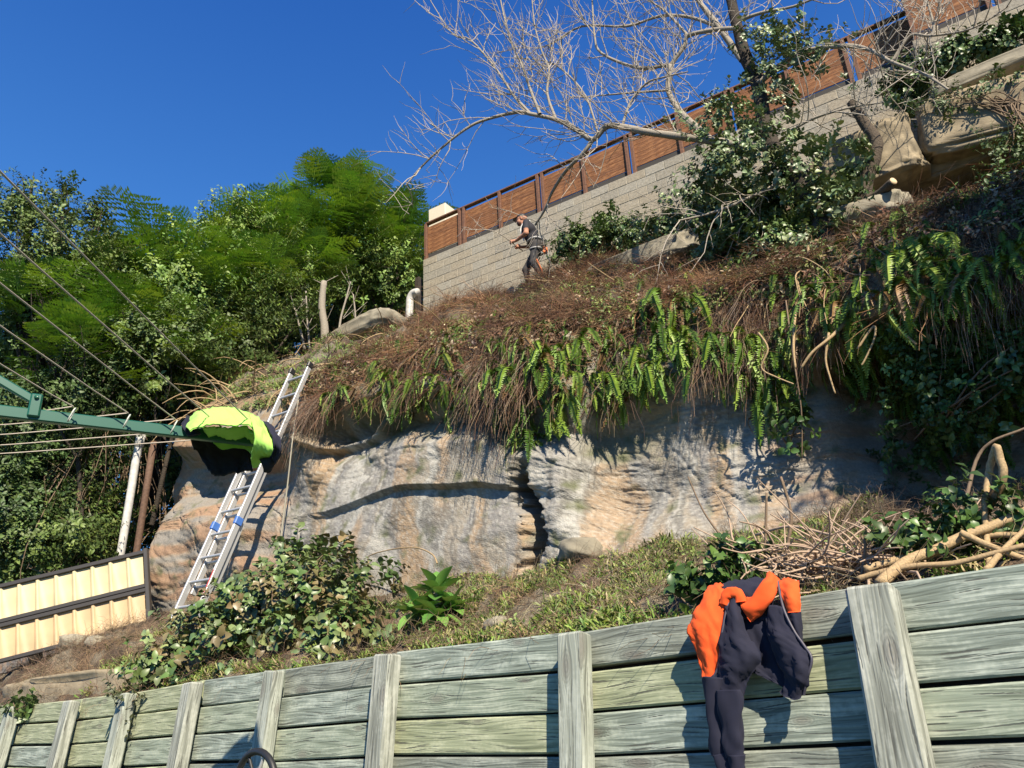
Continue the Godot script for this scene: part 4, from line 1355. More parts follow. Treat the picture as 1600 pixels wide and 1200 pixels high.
func left_trees() -> void:
	var dark := [Color(0.065, 0.105, 0.024), Color(0.09, 0.145, 0.032), Color(0.125, 0.185, 0.04)]
	var midg := [Color(0.10, 0.175, 0.03), Color(0.145, 0.235, 0.04), Color(0.19, 0.28, 0.05)]
	var bright := [Color(0.14, 0.27, 0.04), Color(0.21, 0.35, 0.05), Color(0.10, 0.21, 0.035), Color(0.28, 0.40, 0.06)]
	var v := Vector3(1, 1, 1)
	var gr := "trees left of the rock face"
	tree("slender_tree", "tall dark tree with thin upright sprigs at the far left edge", Vector3(-7.947, 3.566, -12.128) , [
		[Vector3(-8.605, 8.859, -11.671), Vector3(1.3, 1.0, 1.0), 700], [Vector3(-7.797, 8.799, -11.868), Vector3(1.0, 0.9, 1.0), 520], [Vector3(-8.836, 10.010, -11.873), Vector3(0.9, 0.6, 0.8), 240],
		[Vector3(-8.877, 10.630, -11.842), Vector3(0.16, 0.55, 0.16), 60], [Vector3(-8.287, 10.464, -12.020), Vector3(0.14, 0.6, 0.14), 60], [Vector3(-7.760, 10.203, -12.249), Vector3(0.16, 0.6, 0.16), 70], [Vector3(-7.583, 9.485, -12.359), Vector3(0.4, 0.4, 0.4), 110]], "small", dark, gr, 0.9, 0.02)
	tree("feathery_tree", "feathery bright green tree left of centre with a frond spike on top", Vector3(-6.576, 5.283, -13.482), [
		[Vector3(-6.684, 9.231, -13.429), Vector3(1.2, 0.8, 1.0), 173], [Vector3(-7.278, 9.961, -13.116), Vector3(0.3, 0.55, 0.3), 22], [Vector3(-6.176, 10.064, -13.889), Vector3(0.9, 0.7, 0.9), 123], [Vector3(-7.229, 8.446, -12.685), Vector3(0.8, 0.6, 0.8), 82]], "feather", bright, gr)
	tree("feathery_tree", "tallest bright green feathery tree in the middle of the left trees", Vector3(-4.535, 7.343, -15.344), [
		[Vector3(-5.134, 10.925, -15.154), Vector3(1.2, 0.9, 1.0), 206], [Vector3(-4.079, 11.936, -15.471), Vector3(1.1, 0.9, 1.0), 206], [Vector3(-4.228, 12.696, -15.638), Vector3(0.8, 0.45, 0.7), 78], [Vector3(-5.630, 11.386, -14.763), Vector3(0.6, 0.5, 0.6), 53]], "feather", bright, gr)
	tree("feathery_tree", "feathery green tree touching the left end of the slat fence", Vector3(-3.046, 9.525, -17.740), [
		[Vector3(-3.426, 12.745, -17.671), Vector3(1.3, 0.9, 1.0), 198], [Vector3(-2.647, 13.452, -18.209), Vector3(0.9, 0.7, 0.9), 107], [Vector3(-2.748, 11.796, -17.789), Vector3(0.9, 0.8, 0.9), 107]], "feather", [Color(0.11, 0.22, 0.035), Color(0.16, 0.28, 0.04), Color(0.22, 0.34, 0.05)], gr)
	tree("evergreen_tree", "dense mid-green leafy tree behind the clothesline cords", Vector3(-5.724, 4.664, -12.995), [
		[Vector3(-6.014, 8.719, -12.864), Vector3(1.7, 1.0, 1.0), 1500], [Vector3(-5.077, 9.675, -13.902), Vector3(1.3, 1.0, 1.0), 1100], [Vector3(-5.775, 10.906, -14.060), Vector3(1.0, 0.6, 0.8), 520]], "small", midg, gr, 1.0, 0.08)
	tree("evergreen_tree", "dense green leafy tree beside the white pipe at the block wall", Vector3(-2.954, 8.897, -16.335), [
		[Vector3(-3.847, 11.117, -15.942), Vector3(1.4, 1.0, 0.9), 1100], [Vector3(-2.719, 11.067, -16.578), Vector3(1.0, 1.0, 0.8), 800]], "small", midg, gr, 1.0, 0.06)
	tree("evergreen_tree", "dark leafy tree filling the left edge behind the clothesline brace", Vector3(-7.874, 3.201, -13.351), [
		[Vector3(-8.725, 8.102, -12.690), Vector3(1.7, 1.1, 1.0), 1500], [Vector3(-7.446, 8.034, -13.251), Vector3(1.4, 1.0, 0.9), 1200], [Vector3(-8.134, 9.074, -13.311), Vector3(1.2, 0.8, 0.9), 700]], "small", dark, gr, 1.0, 0.06)
	tree("evergreen_tree", "dark leafy tree above the bare rock left of the ladder", Vector3(-5.194, 4.814, -11.917), [
		[Vector3(-5.627, 6.941, -11.608), Vector3(1.3, 0.8, 0.8), 1000], [Vector3(-4.997, 7.755, -12.649), Vector3(1.2, 0.8, 0.7), 800], [Vector3(-4.618, 9.025, -13.850), Vector3(0.9, 0.7, 0.6), 420]], "small", dark, gr, 1.0, 0.06)
	tree("ivy_shrub", "dark ivy-covered shrub under the lower clothesline cords", Vector3(-7.440, 2.588, -12.095), [
		[Vector3(-7.695, 5.728, -11.696), Vector3(1.6, 1.1, 0.9), 1500], [Vector3(-7.670, 4.473, -11.712), Vector3(1.5, 1.1, 0.9), 1400], [Vector3(-7.056, 6.282, -12.092), Vector3(1.2, 0.9, 0.8), 900]], "small", [Color(0.045, 0.085, 0.022), Color(0.06, 0.11, 0.03), Color(0.08, 0.13, 0.035)], gr, 0.9, 0.04)
	tree("ivy_shrub", "low green shrub directly behind the cream steel panel", Vector3(-7.149, 2.467, -11.804), [
		[Vector3(-7.303, 3.820, -11.473), Vector3(1.5, 0.55, 0.5), 900], [Vector3(-6.763, 4.147, -11.799), Vector3(0.9, 0.6, 0.5), 500]], "small", dark, gr, 0.9, 0.04)
	tree("evergreen_tree", "big dark tree at the back, seen through gaps in the left trees", Vector3(-10.936, 3.383, -17.928), [
		[Vector3(-11.450, 8.860, -17.604), Vector3(3.2, 2.6, 1.2), 2600], [Vector3(-10.034, 9.471, -18.448), Vector3(2.6, 2.4, 1.2), 2200], [Vector3(-11.293, 5.554, -17.109), Vector3(3.0, 2.0, 1.2), 1800], [Vector3(-9.311, 5.883, -17.701), Vector3(2.6, 2.4, 1.2), 2000]], "small", dark, gr, 1.5, -0.4, "bark_dark", 0.2)
	tree("evergreen_tree", "dark tree at the back behind the sawn-off trunk", Vector3(-5.511, 8.812, -19.226), [
		[Vector3(-6.906, 10.947, -18.770), Vector3(2.4, 1.7, 1.0), 1700], [Vector3(-4.763, 12.232, -19.939), Vector3(2.6, 1.5, 1.0), 1900], [Vector3(-8.039, 9.093, -17.766), Vector3(2.0, 1.6, 1.0), 1300], [Vector3(-2.937, 12.533, -20.289), Vector3(1.0, 1.2, 0.8), 500]], "small", dark, gr, 1.5, -0.4, "bark_dark", 0.2)
	for e in [["young feathery tree low behind the clothesline arm", Vector3(-5.612, 4.352, -11.615), [[Vector3(-5.770, 6.630, -11.538), Vector3(0.7, 0.35, 0.4), 45], [Vector3(-5.420, 7.202, -11.816), Vector3(0.6, 0.35, 0.4), 40]]],
			["young feathery tree at the left between the clothesline cords", Vector3(-6.454, 3.378, -11.285), [[Vector3(-7.069, 6.869, -11.147), Vector3(0.9, 0.4, 0.4), 55], [Vector3(-7.766, 7.784, -11.165), Vector3(0.8, 0.4, 0.4), 50], [Vector3(-6.618, 7.731, -11.652), Vector3(0.6, 0.35, 0.4), 40]]],
			["young feathery tree in front of the dense tree by the sawn-off trunk", Vector3(-4.404, 6.584, -13.289), [[Vector3(-4.914, 9.216, -13.109), Vector3(0.8, 0.5, 0.5), 70], [Vector3(-5.477, 8.601, -12.448), Vector3(0.7, 0.4, 0.4), 55], [Vector3(-4.185, 9.982, -13.987), Vector3(0.6, 0.4, 0.4), 45]]]]:
		tree("feathery_tree", e[0], e[1], e[2], "feather", bright, gr, 0.75, 0.2, "bark_dark", 0.04)
	# cut stems and saplings in the dark gap above the ladder
	for q in [["sawn_trunk", "pale sawn-off trunk above the ladder, cut flat at its top", [Vector3(-3.497, 7.749, -13.143), Vector3(-3.528, 8.178, -13.135), Vector3(-3.592, 8.585, -13.117), Vector3(-3.582, 9.149, -13.120)], 0.085, 0.06, "bark_pale"],
			["leaning_sapling", "thin pale sapling forking right of the sawn-off trunk", [Vector3(-3.343, 7.956, -13.492), Vector3(-3.316, 8.487, -13.499), Vector3(-3.235, 8.920, -13.518), Vector3(-3.152, 9.364, -13.538)], 0.025, 0.015, "bark_pale"],
			["leaning_sapling", "thin upright pale sapling near the block wall end", [Vector3(-3.090, 8.304, -13.962), Vector3(-3.131, 8.852, -13.953), Vector3(-3.183, 9.293, -13.941)], 0.02, 0.014, "bark_pale"],
			["leaning_sapling", "thin pale sapling left of the sawn-off trunk", [Vector3(-3.708, 7.559, -12.877), Vector3(-3.784, 8.187, -12.855), Vector3(-3.838, 8.795, -12.838)], 0.02, 0.014, "bark_pale"],
			["leaning_sapling", "slanting thin pale stem farther left of the sawn-off trunk", [Vector3(-3.769, 7.532, -12.755), Vector3(-3.881, 7.992, -12.721), Vector3(-3.990, 8.380, -12.687)], 0.025, 0.015, "bark_pale"]]:
		var t := thing(q[0], q[1], "tree", q[2][0], "saplings above the ladder")
		var inv := t.transform.affine_inverse()
		var st := begin()
		tube(st, smooth_line(q[2], 4), q[3], q[4], 9, true, 0.06)
		put("trunk", finish(st, M[q[5]]), t, inv)
		st = begin()
		for k in 5:
			var p: Vector3 = q[2][0].lerp(q[2][-1], rf(0.3, 1.0))
			tube(st, [p, p + Vector3(rf(-0.3, 0.3), rf(0.1, 0.4), rf(-0.2, 0.2))], 0.01, 0.004, 4)
		put("shoots", finish(st, M.bark_pale), t, inv)

# ---------------------------------------------------------------- the bare tree and other woody plants
func twigs(st: SurfaceTool, line: Array, r: float, level: int, count: int, len: float, lift: Vector3) -> void:
	for i in count:
		var f := rf(0.12, 1.0) * (line.size() - 1)
		var k := mini(int(f), line.size() - 2)
		var p: Vector3 = line[k].lerp(line[k + 1], f - k)
		var along: Vector3 = (line[k + 1] - line[k]).normalized()
		var side := rand_dir()
		side = (side - along * side.dot(along)).normalized()
		var d := (along * rf(0.3, 0.9) + side + lift * rf(0.2, 1.0)).normalized()
		var L := len * rf(0.45, 1.25)
		var pts: Array = [p]
		var n := 5
		for j in n:
			d = (d + rv(0.28) + lift * 0.12).normalized()
			p += d * L / n
			pts.append(p)
		tube(st, pts, r, r * 0.4, 4 if level > 0 else 3)
		if level > 0:
			twigs(st, pts, r * 0.6, level - 1, 6, len * 0.5, lift)

func bare_tree() -> void:
	var base := Vector3(3.443, 5.348, -7.646)
	var t := thing("leafless_tree", "large leafless grey tree with ivy on its trunk spreading over the upper right", "tree", base)
	var inv := t.transform.affine_inverse()
	var st := begin()
	var trunk := smooth_line([Vector3(3.428, 5.258, -7.655), Vector3(3.504, 5.664, -7.666), Vector3(3.688, 6.198, -7.727), Vector3(3.752, 6.690, -7.805), Vector3(3.679, 7.378, -7.969), Vector3(3.542, 7.948, -8.175), Vector3(3.545, 8.466, -8.291), Vector3(3.601, 9.190, -8.374), Vector3(3.536, 9.662, -8.415), Vector3(3.503, 10.412, -8.436), Vector3(3.496, 11.103, -8.441), Vector3(3.468, 12.065, -8.459)], 4)
	tube(st, trunk, 0.15, 0.06, 12, false, 0.06)
	put("trunk", finish(st, M.bark_dark), t, inv)
	var limbs := [
		[[Vector3(3.539, 7.929, -8.177), Vector3(3.088, 8.058, -8.226), Vector3(2.720, 8.258, -8.341), Vector3(2.344, 8.445, -8.461), Vector3(1.972, 8.642, -8.579), Vector3(1.728, 8.867, -8.734), Vector3(1.507, 8.899, -8.756), Vector3(1.316, 8.785, -8.877), Vector3(1.072, 9.036, -8.913), Vector3(0.827, 9.234, -8.950), Vector3(0.466, 9.459, -9.061), Vector3(0.291, 9.603, -9.172), Vector3(-0.108, 9.637, -9.307), Vector3(-0.447, 9.582, -9.403), Vector3(-0.834, 9.370, -9.531), Vector3(-1.230, 9.181, -9.782), Vector3(-1.494, 8.861, -9.831)], 0.06, 0.012],
		[[Vector3(1.315, 8.775, -8.877), Vector3(1.163, 8.614, -8.974), Vector3(0.942, 8.548, -9.233), Vector3(0.740, 8.444, -9.597), Vector3(0.619, 8.267, -9.793), Vector3(0.469, 8.145, -10.007)], 0.032, 0.014],
		[[Vector3(0.602, 9.374, -8.974), Vector3(0.497, 9.851, -9.041), Vector3(0.391, 10.433, -9.109), Vector3(0.230, 11.081, -9.211), Vector3(0.112, 12.022, -9.286), Vector3(0.060, 12.641, -9.318)], 0.026, 0.008],
		[[Vector3(0.466, 9.459, -9.061), Vector3(0.221, 9.992, -9.216), Vector3(-0.005, 10.626, -9.360), Vector3(-0.414, 11.548, -9.620), Vector3(-0.723, 11.900, -9.815), Vector3(-1.128, 12.994, -10.072)], 0.024, 0.007],
		[[Vector3(0.827, 9.234, -8.950), Vector3(0.731, 9.772, -9.011), Vector3(0.786, 10.204, -8.976), Vector3(0.705, 10.615, -9.028), Vector3(0.622, 11.252, -9.080), Vector3(0.615, 12.041, -9.085)], 0.024, 0.008],
		[[Vector3(2.883, 8.176, -8.356), Vector3(2.552, 8.897, -8.566), Vector3(2.458, 9.491, -8.744), Vector3(2.524, 9.865, -8.702), Vector3(2.433, 9.964, -8.760), Vector3(2.096, 10.042, -8.856), Vector3(1.622, 10.529, -9.038), Vector3(1.544, 10.949, -9.087), Vector3(1.575, 11.818, -9.068)], 0.048, 0.012],
		[[Vector3(2.556, 9.996, -8.800), Vector3(2.769, 10.229, -8.665), Vector3(2.837, 10.379, -8.622), Vector3(3.137, 10.269, -8.432), Vector3(3.425, 10.093, -8.249)], 0.034, 0.03],
		[[Vector3(2.837, 10.379, -8.622), Vector3(2.676, 10.853, -8.724), Vector3(2.551, 11.158, -8.804), Vector3(2.292, 11.657, -8.968)], 0.022, 0.012],
		[[Vector3(3.487, 9.696, -8.447), Vector3(3.285, 10.487, -8.575), Vector3(3.106, 11.151, -8.688), Vector3(3.022, 11.620, -8.742)], 0.05, 0.03],
		[[Vector3(3.263, 10.504, -8.589), Vector3(2.973, 10.900, -8.773), Vector3(2.534, 11.000, -8.814), Vector3(2.042, 11.031, -9.008), Vector3(1.402, 11.380, -9.296), Vector3(0.947, 11.247, -9.466), Vector3(0.723, 11.284, -9.608)], 0.03, 0.010],
		[[Vector3(3.561, 9.104, -8.281), Vector3(4.049, 9.300, -7.971), Vector3(4.464, 9.017, -7.590), Vector3(4.632, 8.712, -7.364), Vector3(4.739, 8.325, -7.178), Vector3(4.969, 7.982, -7.032), Vector3(5.120, 7.655, -6.936)], 0.04, 0.012],
		[[Vector3(4.960, 8.642, -7.512), Vector3(5.184, 8.914, -7.370), Vector3(5.367, 8.781, -7.254), Vector3(5.716, 8.647, -7.032), Vector3(6.044, 8.744, -6.823)], 0.022, 0.008],
		[[Vector3(5.367, 8.781, -7.254), Vector3(5.410, 8.916, -7.226), Vector3(5.423, 9.334, -7.218)], 0.02, 0.012],
		[[Vector3(3.721, 7.445, -8.061), Vector3(3.256, 7.223, -8.120), Vector3(2.693, 7.051, -8.240), Vector3(2.211, 6.982, -8.309)], 0.03, 0.01],
		[[Vector3(1.728, 8.867, -8.734), Vector3(1.893, 9.305, -8.748), Vector3(2.124, 9.506, -8.601), Vector3(2.339, 9.366, -8.346), Vector3(2.575, 9.183, -8.078)], 0.022, 0.008],
		[[Vector3(1.398, 8.828, -8.825), Vector3(1.282, 9.598, -8.898), Vector3(1.007, 10.271, -9.073), Vector3(0.741, 10.646, -9.242), Vector3(0.253, 11.052, -9.552)], 0.018, 0.006],
		[[Vector3(2.429, 9.399, -8.644), Vector3(1.954, 9.661, -8.946), Vector3(1.479, 9.907, -9.247), Vector3(1.115, 10.116, -9.478)], 0.018, 0.006],
		[[Vector3(3.503, 10.412, -8.436), Vector3(3.810, 10.351, -8.241), Vector3(4.166, 10.199, -8.015), Vector3(4.523, 10.158, -7.789)], 0.03, 0.012],
		[[Vector3(3.549, 7.995, -8.170), Vector3(3.927, 8.130, -7.930), Vector3(4.317, 8.093, -7.683), Vector3(4.672, 7.969, -7.458)], 0.024, 0.008]]
	for l in limbs:
		st = begin()
		var line := smooth_line(l[0], 4)
		tube(st, line, l[1], l[2], 8, false, 0.08)
		put("limb", finish(st, M.bark_pale), t, inv)
		l.append(line)
	st = begin()
	for i in limbs.size():
		var l: Array = limbs[i]
		var n: int = clampi(int(l[3].size() * 0.8), 10, 26)
		if i == 0:
			n = 46
		if i == 1:
			n = 7
		twigs(st, l[3], 0.009, 1, n, 0.95, Vector3(-0.25, 0.75, 0) if i != 1 and i != 13 else Vector3(-0.3, -0.5, 0))
	put("twigs", finish(st, M.twig), t, inv).set_meta("kind", "stuff")
	# climber on the trunk
	var ivy := [Color(0.13, 0.18, 0.075), Color(0.20, 0.25, 0.12), Color(0.08, 0.13, 0.05)]
	foliage("climbing_ivy", t, inv, [
		[Vector3(3.657, 9.739, -8.220), Vector3(0.35, 0.5, 0.35), 60], [Vector3(3.786, 9.078, -8.138), Vector3(0.5, 0.45, 0.4), 104], [Vector3(4.084, 9.144, -7.831), Vector3(0.6, 0.35, 0.4), 56],
		[Vector3(2.962, 8.410, -8.187), Vector3(0.55, 0.4, 0.45), 120], [Vector3(3.237, 7.784, -8.013), Vector3(0.7, 0.45, 0.5), 168], [Vector3(3.637, 7.314, -7.759), Vector3(0.6, 0.5, 0.45), 144],
		[Vector3(2.840, 7.642, -8.147), Vector3(0.45, 0.35, 0.4), 96], [Vector3(3.761, 6.693, -7.680), Vector3(0.4, 0.5, 0.35), 104], [Vector3(3.561, 6.224, -7.689), Vector3(0.35, 0.4, 0.3), 80], [Vector3(4.032, 9.758, -7.982), Vector3(0.4, 0.35, 0.3), 36], [Vector3(3.395, 5.523, -7.202), Vector3(0.3, 0.35, 0.25), 110], [Vector3(3.009, 5.012, -6.855), Vector3(0.35, 0.3, 0.25), 90], [Vector3(3.041, 5.634, -7.427), Vector3(0.4, 0.25, 0.25), 90], [Vector3(4.248, 7.301, -7.727), Vector3(0.3, 0.3, 0.2), 50], [Vector3(2.654, 7.536, -8.501), Vector3(0.5, 0.3, 0.3), 90]], "broad", ivy, 0.55, 0.0)
	# the sawn brown trunk beside the boulder
	t = thing("sawn_trunk", "thick bent brown trunk with a sawn side branch in front of the tan boulder", "tree", Vector3(4.318, 6.765, -7.801))
	inv = t.transform.affine_inverse()
	st = begin()
	tube(st, smooth_line([Vector3(4.295, 6.667, -7.815), Vector3(4.349, 6.914, -7.781), Vector3(4.414, 7.113, -7.740), Vector3(4.511, 7.314, -7.678), Vector3(4.570, 7.548, -7.641), Vector3(4.513, 7.827, -7.677), Vector3(4.468, 8.084, -7.706), Vector3(4.440, 8.224, -7.723)], 4), 0.095, 0.055, 12, true, 0.06)
	put("trunk", finish(st, M.bark), t, inv)
	st = begin()
	tube(st, smooth_line([Vector3(4.318, 6.741, -7.741), Vector3(4.398, 6.716, -7.513), Vector3(4.441, 6.713, -7.308)], 4), 0.06, 0.05, 10, true, 0.05)
	put("cut_branch", finish(st, M.bark), t, inv)
	st = begin()
	tube(st, [Vector3(4.438, 6.712, -7.312), Vector3(4.441, 6.713, -7.302)], 0.047, 0.045, 10, true)
	put("cut_face", finish(st, M.cut_wood), t, inv)

func vine(called: String, label: String, pts: Array, r0: float, r1: float, m: Material, group: String, cat := "vine") -> void:
	var st := begin()
	tube(st, smooth_line(pts, 5), r0, r1, 7, true, 0.08)
	tag(put(called, finish(st, m)), label, cat, group)

func vines() -> void:
	var g := "bare vines hanging from the brow"
	vine("hanging_vine", "longest pale bare vine curling down below the ivy-covered trunk", [Vector3(3.169, 5.720, -6.990), Vector3(2.985, 5.250, -6.633), Vector3(2.716, 4.881, -6.330), Vector3(2.450, 4.410, -5.907), Vector3(2.318, 4.044, -5.754), Vector3(2.283, 3.831, -5.717)], 0.016, 0.009, M.vine_pale, g)
	vine("hanging_vine", "forked pale vine angling right from the ivy-covered trunk", [Vector3(3.266, 5.500, -6.929), Vector3(3.165, 5.137, -6.519), Vector3(3.039, 4.814, -6.125), Vector3(2.882, 4.439, -5.751), Vector3(2.737, 4.193, -5.606), Vector3(2.530, 3.999, -5.501), Vector3(2.372, 3.888, -5.542), Vector3(2.281, 3.781, -5.600)], 0.024, 0.010, M.vine_pale, g)
	vine("hanging_vine", "pale vine running right from the fork across the dead roots", [Vector3(2.909, 4.480, -5.852), Vector3(2.936, 4.304, -5.717), Vector3(2.927, 4.111, -5.486), Vector3(2.939, 3.880, -5.241), Vector3(2.948, 3.726, -5.117)], 0.016, 0.008, M.vine_pale, g)
	vine("hanging_vine", "arched pale vine over the right-hand ferns", [Vector3(3.421, 5.332, -6.593), Vector3(3.344, 4.751, -5.931), Vector3(3.153, 4.408, -5.579), Vector3(3.032, 4.122, -5.300), Vector3(3.077, 4.031, -5.153), Vector3(3.265, 4.112, -5.153), Vector3(3.501, 4.286, -5.240), Vector3(3.789, 4.544, -5.412), Vector3(4.085, 4.857, -5.698)], 0.013, 0.008, M.vine_pale, g)
	vine("hanging_vine", "thin vine dangling left of the dark cave mouth", [Vector3(2.515, 4.032, -5.510), Vector3(2.462, 3.829, -5.544), Vector3(2.464, 3.666, -5.543), Vector3(2.474, 3.530, -5.536)], 0.011, 0.006, M.vine_pale, g)
	vine("hanging_vine", "bent twig reaching down to the cave mouth", [Vector3(2.642, 3.823, -5.370), Vector3(2.764, 3.968, -5.293), Vector3(2.750, 3.866, -5.302), Vector3(2.661, 3.710, -5.358), Vector3(2.643, 3.690, -5.370)], 0.01, 0.006, M.vine_pale, g)
	vine("hanging_vine", "long thin root trailing down beside the small fern tuft", [Vector3(2.441, 4.601, -6.031), Vector3(2.320, 3.955, -5.811), Vector3(2.323, 3.528, -5.869), Vector3(2.300, 3.139, -6.002)], 0.007, 0.005, M.vine, g)
	vine("hanging_vine", "looped thin vine above the cave mouth", [Vector3(2.066, 4.194, -5.795), Vector3(2.110, 4.033, -5.767), Vector3(2.044, 3.883, -5.809), Vector3(2.138, 3.768, -5.750), Vector3(2.232, 3.684, -5.690)], 0.009, 0.005, M.vine_pale, g)
	vine("hanging_vine", "slanting dry stick on the brow above the ferns", [Vector3(-0.619, 5.337, -8.209), Vector3(-0.499, 4.859, -7.778), Vector3(-0.374, 4.619, -7.580)], 0.01, 0.007, M.vine_pale, g)
	vine("hanging_vine", "straight dry stalk crossing the brow below the climbing man", [Vector3(0.478, 6.823, -9.882), Vector3(0.367, 6.143, -9.242), Vector3(0.277, 5.509, -8.589)], 0.009, 0.006, M.vine_pale, g)
	vine("hanging_vine", "peeling dry branch curving off the ladder top to the right", [Vector3(-2.880, 5.986, -10.118), Vector3(-2.688, 5.922, -9.878), Vector3(-2.414, 5.762, -9.586), Vector3(-2.320, 5.513, -9.407), Vector3(-2.449, 5.367, -9.371), Vector3(-2.526, 5.226, -9.301)], 0.02, 0.012, M.vine_pale, g)
	var p := "cut vines heaped on the right bank"
	var lie := func(called: String, label: String, on: Array, lift: float, r0: float, r1: float, m: Material) -> void:
		var pts: Array = []
		for q in on:
			pts.append(sheet(q.x, q.y) + Vector3(0, lift + rf(-0.02, 0.03), 0) + N * 0.05)
		vine(called, label, pts, r0, r1, m, p)
	vine("cut_vine", "thickest pale cut vine sweeping across the heap behind the timber wall", [Vector3(1.548, 1.873, -3.424), Vector3(1.615, 1.917, -3.452), Vector3(1.719, 1.972, -3.481), Vector3(1.845, 2.012, -3.484), Vector3(1.984, 2.067, -3.478), Vector3(2.111, 2.102, -3.457), Vector3(2.262, 2.156, -3.444), Vector3(2.444, 2.230, -3.423)], 0.028, 0.02, M.vine_pale, p)
	vine("cut_vine", "second pale cut vine just above the thickest one", [Vector3(1.579, 1.960, -3.617), Vector3(1.692, 1.987, -3.605), Vector3(1.832, 2.016, -3.575), Vector3(1.973, 2.057, -3.545), Vector3(2.061, 2.065, -3.489), Vector3(2.164, 2.053, -3.424), Vector3(2.286, 2.005, -3.287)], 0.018, 0.013, M.vine_pale, p)
	vine("cut_vine", "pale cut vine lying lowest, close to the top board at the right", [Vector3(1.505, 1.910, -3.546), Vector3(1.599, 1.931, -3.486), Vector3(1.710, 1.940, -3.416), Vector3(1.834, 1.933, -3.337), Vector3(1.938, 1.950, -3.271), Vector3(2.059, 1.973, -3.194)], 0.014, 0.01, M.vine_pale, p)
	vine("cut_vine", "straight pale stick crossing the hooked vine at the right edge", [Vector3(1.953, 2.078, -3.439), Vector3(2.024, 2.015, -3.394), Vector3(2.128, 1.934, -3.328), Vector3(2.211, 1.874, -3.275)], 0.015, 0.012, M.vine_pale, p)
	vine("cut_vine", "short pale stick leaning on the top board at the right", [Vector3(1.839, 1.874, -3.121), Vector3(1.976, 1.944, -3.247), Vector3(2.128, 2.031, -3.327), Vector3(2.267, 2.108, -3.358)], 0.014, 0.01, M.vine_pale, p)
	lie.call("cut_vine", "thin reddish cane lying along the top of the brush heap", [Vector2(-1.44, 0.612), Vector2(-1.16, 0.531), Vector2(-0.88, 0.449), Vector2(-0.68, 0.306), Vector2(-0.52, 0.204)], 0.14, 0.010, 0.006, M.brush)
	vine("cut_vine", "upright looped pale vine bent like a hook at the right", [Vector3(2.069, 2.077, -3.662), Vector3(2.153, 2.161, -3.608), Vector3(2.192, 2.237, -3.524), Vector3(2.221, 2.330, -3.446), Vector3(2.225, 2.408, -3.444), Vector3(2.225, 2.463, -3.444), Vector3(2.217, 2.399, -3.508), Vector3(2.195, 2.333, -3.522), Vector3(2.136, 2.219, -3.500), Vector3(2.086, 2.070, -3.473), Vector3(1.991, 1.915, -3.355)], 0.022, 0.013, M.vine_pale, p)
	vine("cut_vine", "dark thorny cane rising behind the hooked vine", [Vector3(2.023, 2.112, -3.927), Vector3(2.244, 2.259, -3.905), Vector3(2.407, 2.526, -3.921), Vector3(2.486, 2.611, -3.871), Vector3(2.615, 2.648, -3.789), Vector3(2.768, 2.709, -3.691)], 0.011, 0.006, M.vine, p)
	vine("cut_vine", "reddish upright stem behind the right leaning post", [Vector3(1.578, 1.925, -3.677), Vector3(1.602, 2.009, -3.661), Vector3(1.619, 2.081, -3.651), Vector3(1.611, 2.118, -3.656)], 0.009, 0.006, M.vine, p)
	vine("cut_vine", "thin stake standing on the bank behind the orange jacket", [Vector3(1.342, 2.004, -4.063), Vector3(1.396, 2.176, -4.029), Vector3(1.428, 2.322, -4.009), Vector3(1.412, 2.515, -4.019)], 0.011, 0.007, M.vine, p)
	vine("cut_vine", "thin dark stem standing left of the stake behind the jacket", [Vector3(1.299, 2.027, -4.209), Vector3(1.326, 2.193, -4.192), Vector3(1.370, 2.466, -4.164)], 0.010, 0.006, M.vine, p)
	vine("cut_vine", "thin curved twig arching left of the glossy shrub", [Vector3(1.198, 2.040, -4.273), Vector3(1.146, 2.222, -4.306), Vector3(1.060, 2.418, -4.361), Vector3(1.005, 2.637, -4.396)], 0.008, 0.004, M.vine, p)
	vine("dry_stalk", "thin dry flower stalk arching over the rosette plant", [Vector3(-0.749, 2.624, -6.989), Vector3(-0.813, 2.733, -7.148), Vector3(-1.009, 2.865, -7.510), Vector3(-1.275, 2.915, -7.797), Vector3(-1.572, 2.916, -8.104), Vector3(-1.585, 2.838, -8.112)], 0.008, 0.005, M.vine_pale, "")
	var tv := thing("trailing_vines", "bunch of thin pale vines trailing below the ivy-covered trunk to the cave", "vine", Vector3(2.597, 4.294, -5.813))
	var tin := tv.transform.affine_inverse()
	for i in 34:
		var a := Vector3(2.598, 5.065, -6.524).lerp(Vector3(3.262, 4.786, -5.984), rf(0, 1)) + rv(0.12)
		var L := rf(0.5, 1.35)
		var pts: Array = [a]
		var d := (N * 0.8 + U * rf(-0.6, 0.6) + Vector3(0, 0.1, 0)).normalized()
		for k in 6:
			d = (d + rv(0.45) + Vector3(0, -0.42, 0) + N * 0.05).normalized()
			a += d * L / 6.0
			pts.append(a)
		var st0 := begin()
		tube(st0, smooth_line(pts, 3), rf(0.004, 0.011), 0.003, 5)
		put("stem", finish(st0, M.vine_pale if i % 3 else M.vine), tv, tin)
	# dry vine curtain by the drain pipes
	var t := thing("dry_vine_curtain", "tangle of dry brown vine stems hanging left of the white drain pipe", "vine", Vector3(-6.776, 3.496, -12.022))
	var inv := t.transform.affine_inverse()
	var st := begin()
	for i in 95:
		var u := rf(0, 1)
		var a := Vector3(-6.413, 6.296, -12.220).lerp(Vector3(-7.071, 4.971, -11.382), u) + rv(0.35)
		var b := Vector3(-6.513, 3.902, -12.166).lerp(Vector3(-7.145, 3.418, -11.336), clampf(u + rf(-0.3, 0.3), 0, 1)) + rv(0.3)
		var c := a.lerp(b, rf(0.3, 0.7)) + rv(0.65)
		tube(st, smooth_line([a, c, b.lerp(c, rf(0, 0.5)) + rv(0.4), b + rv(0.3)], 3), rf(0.004, 0.011), 0.003, 4)
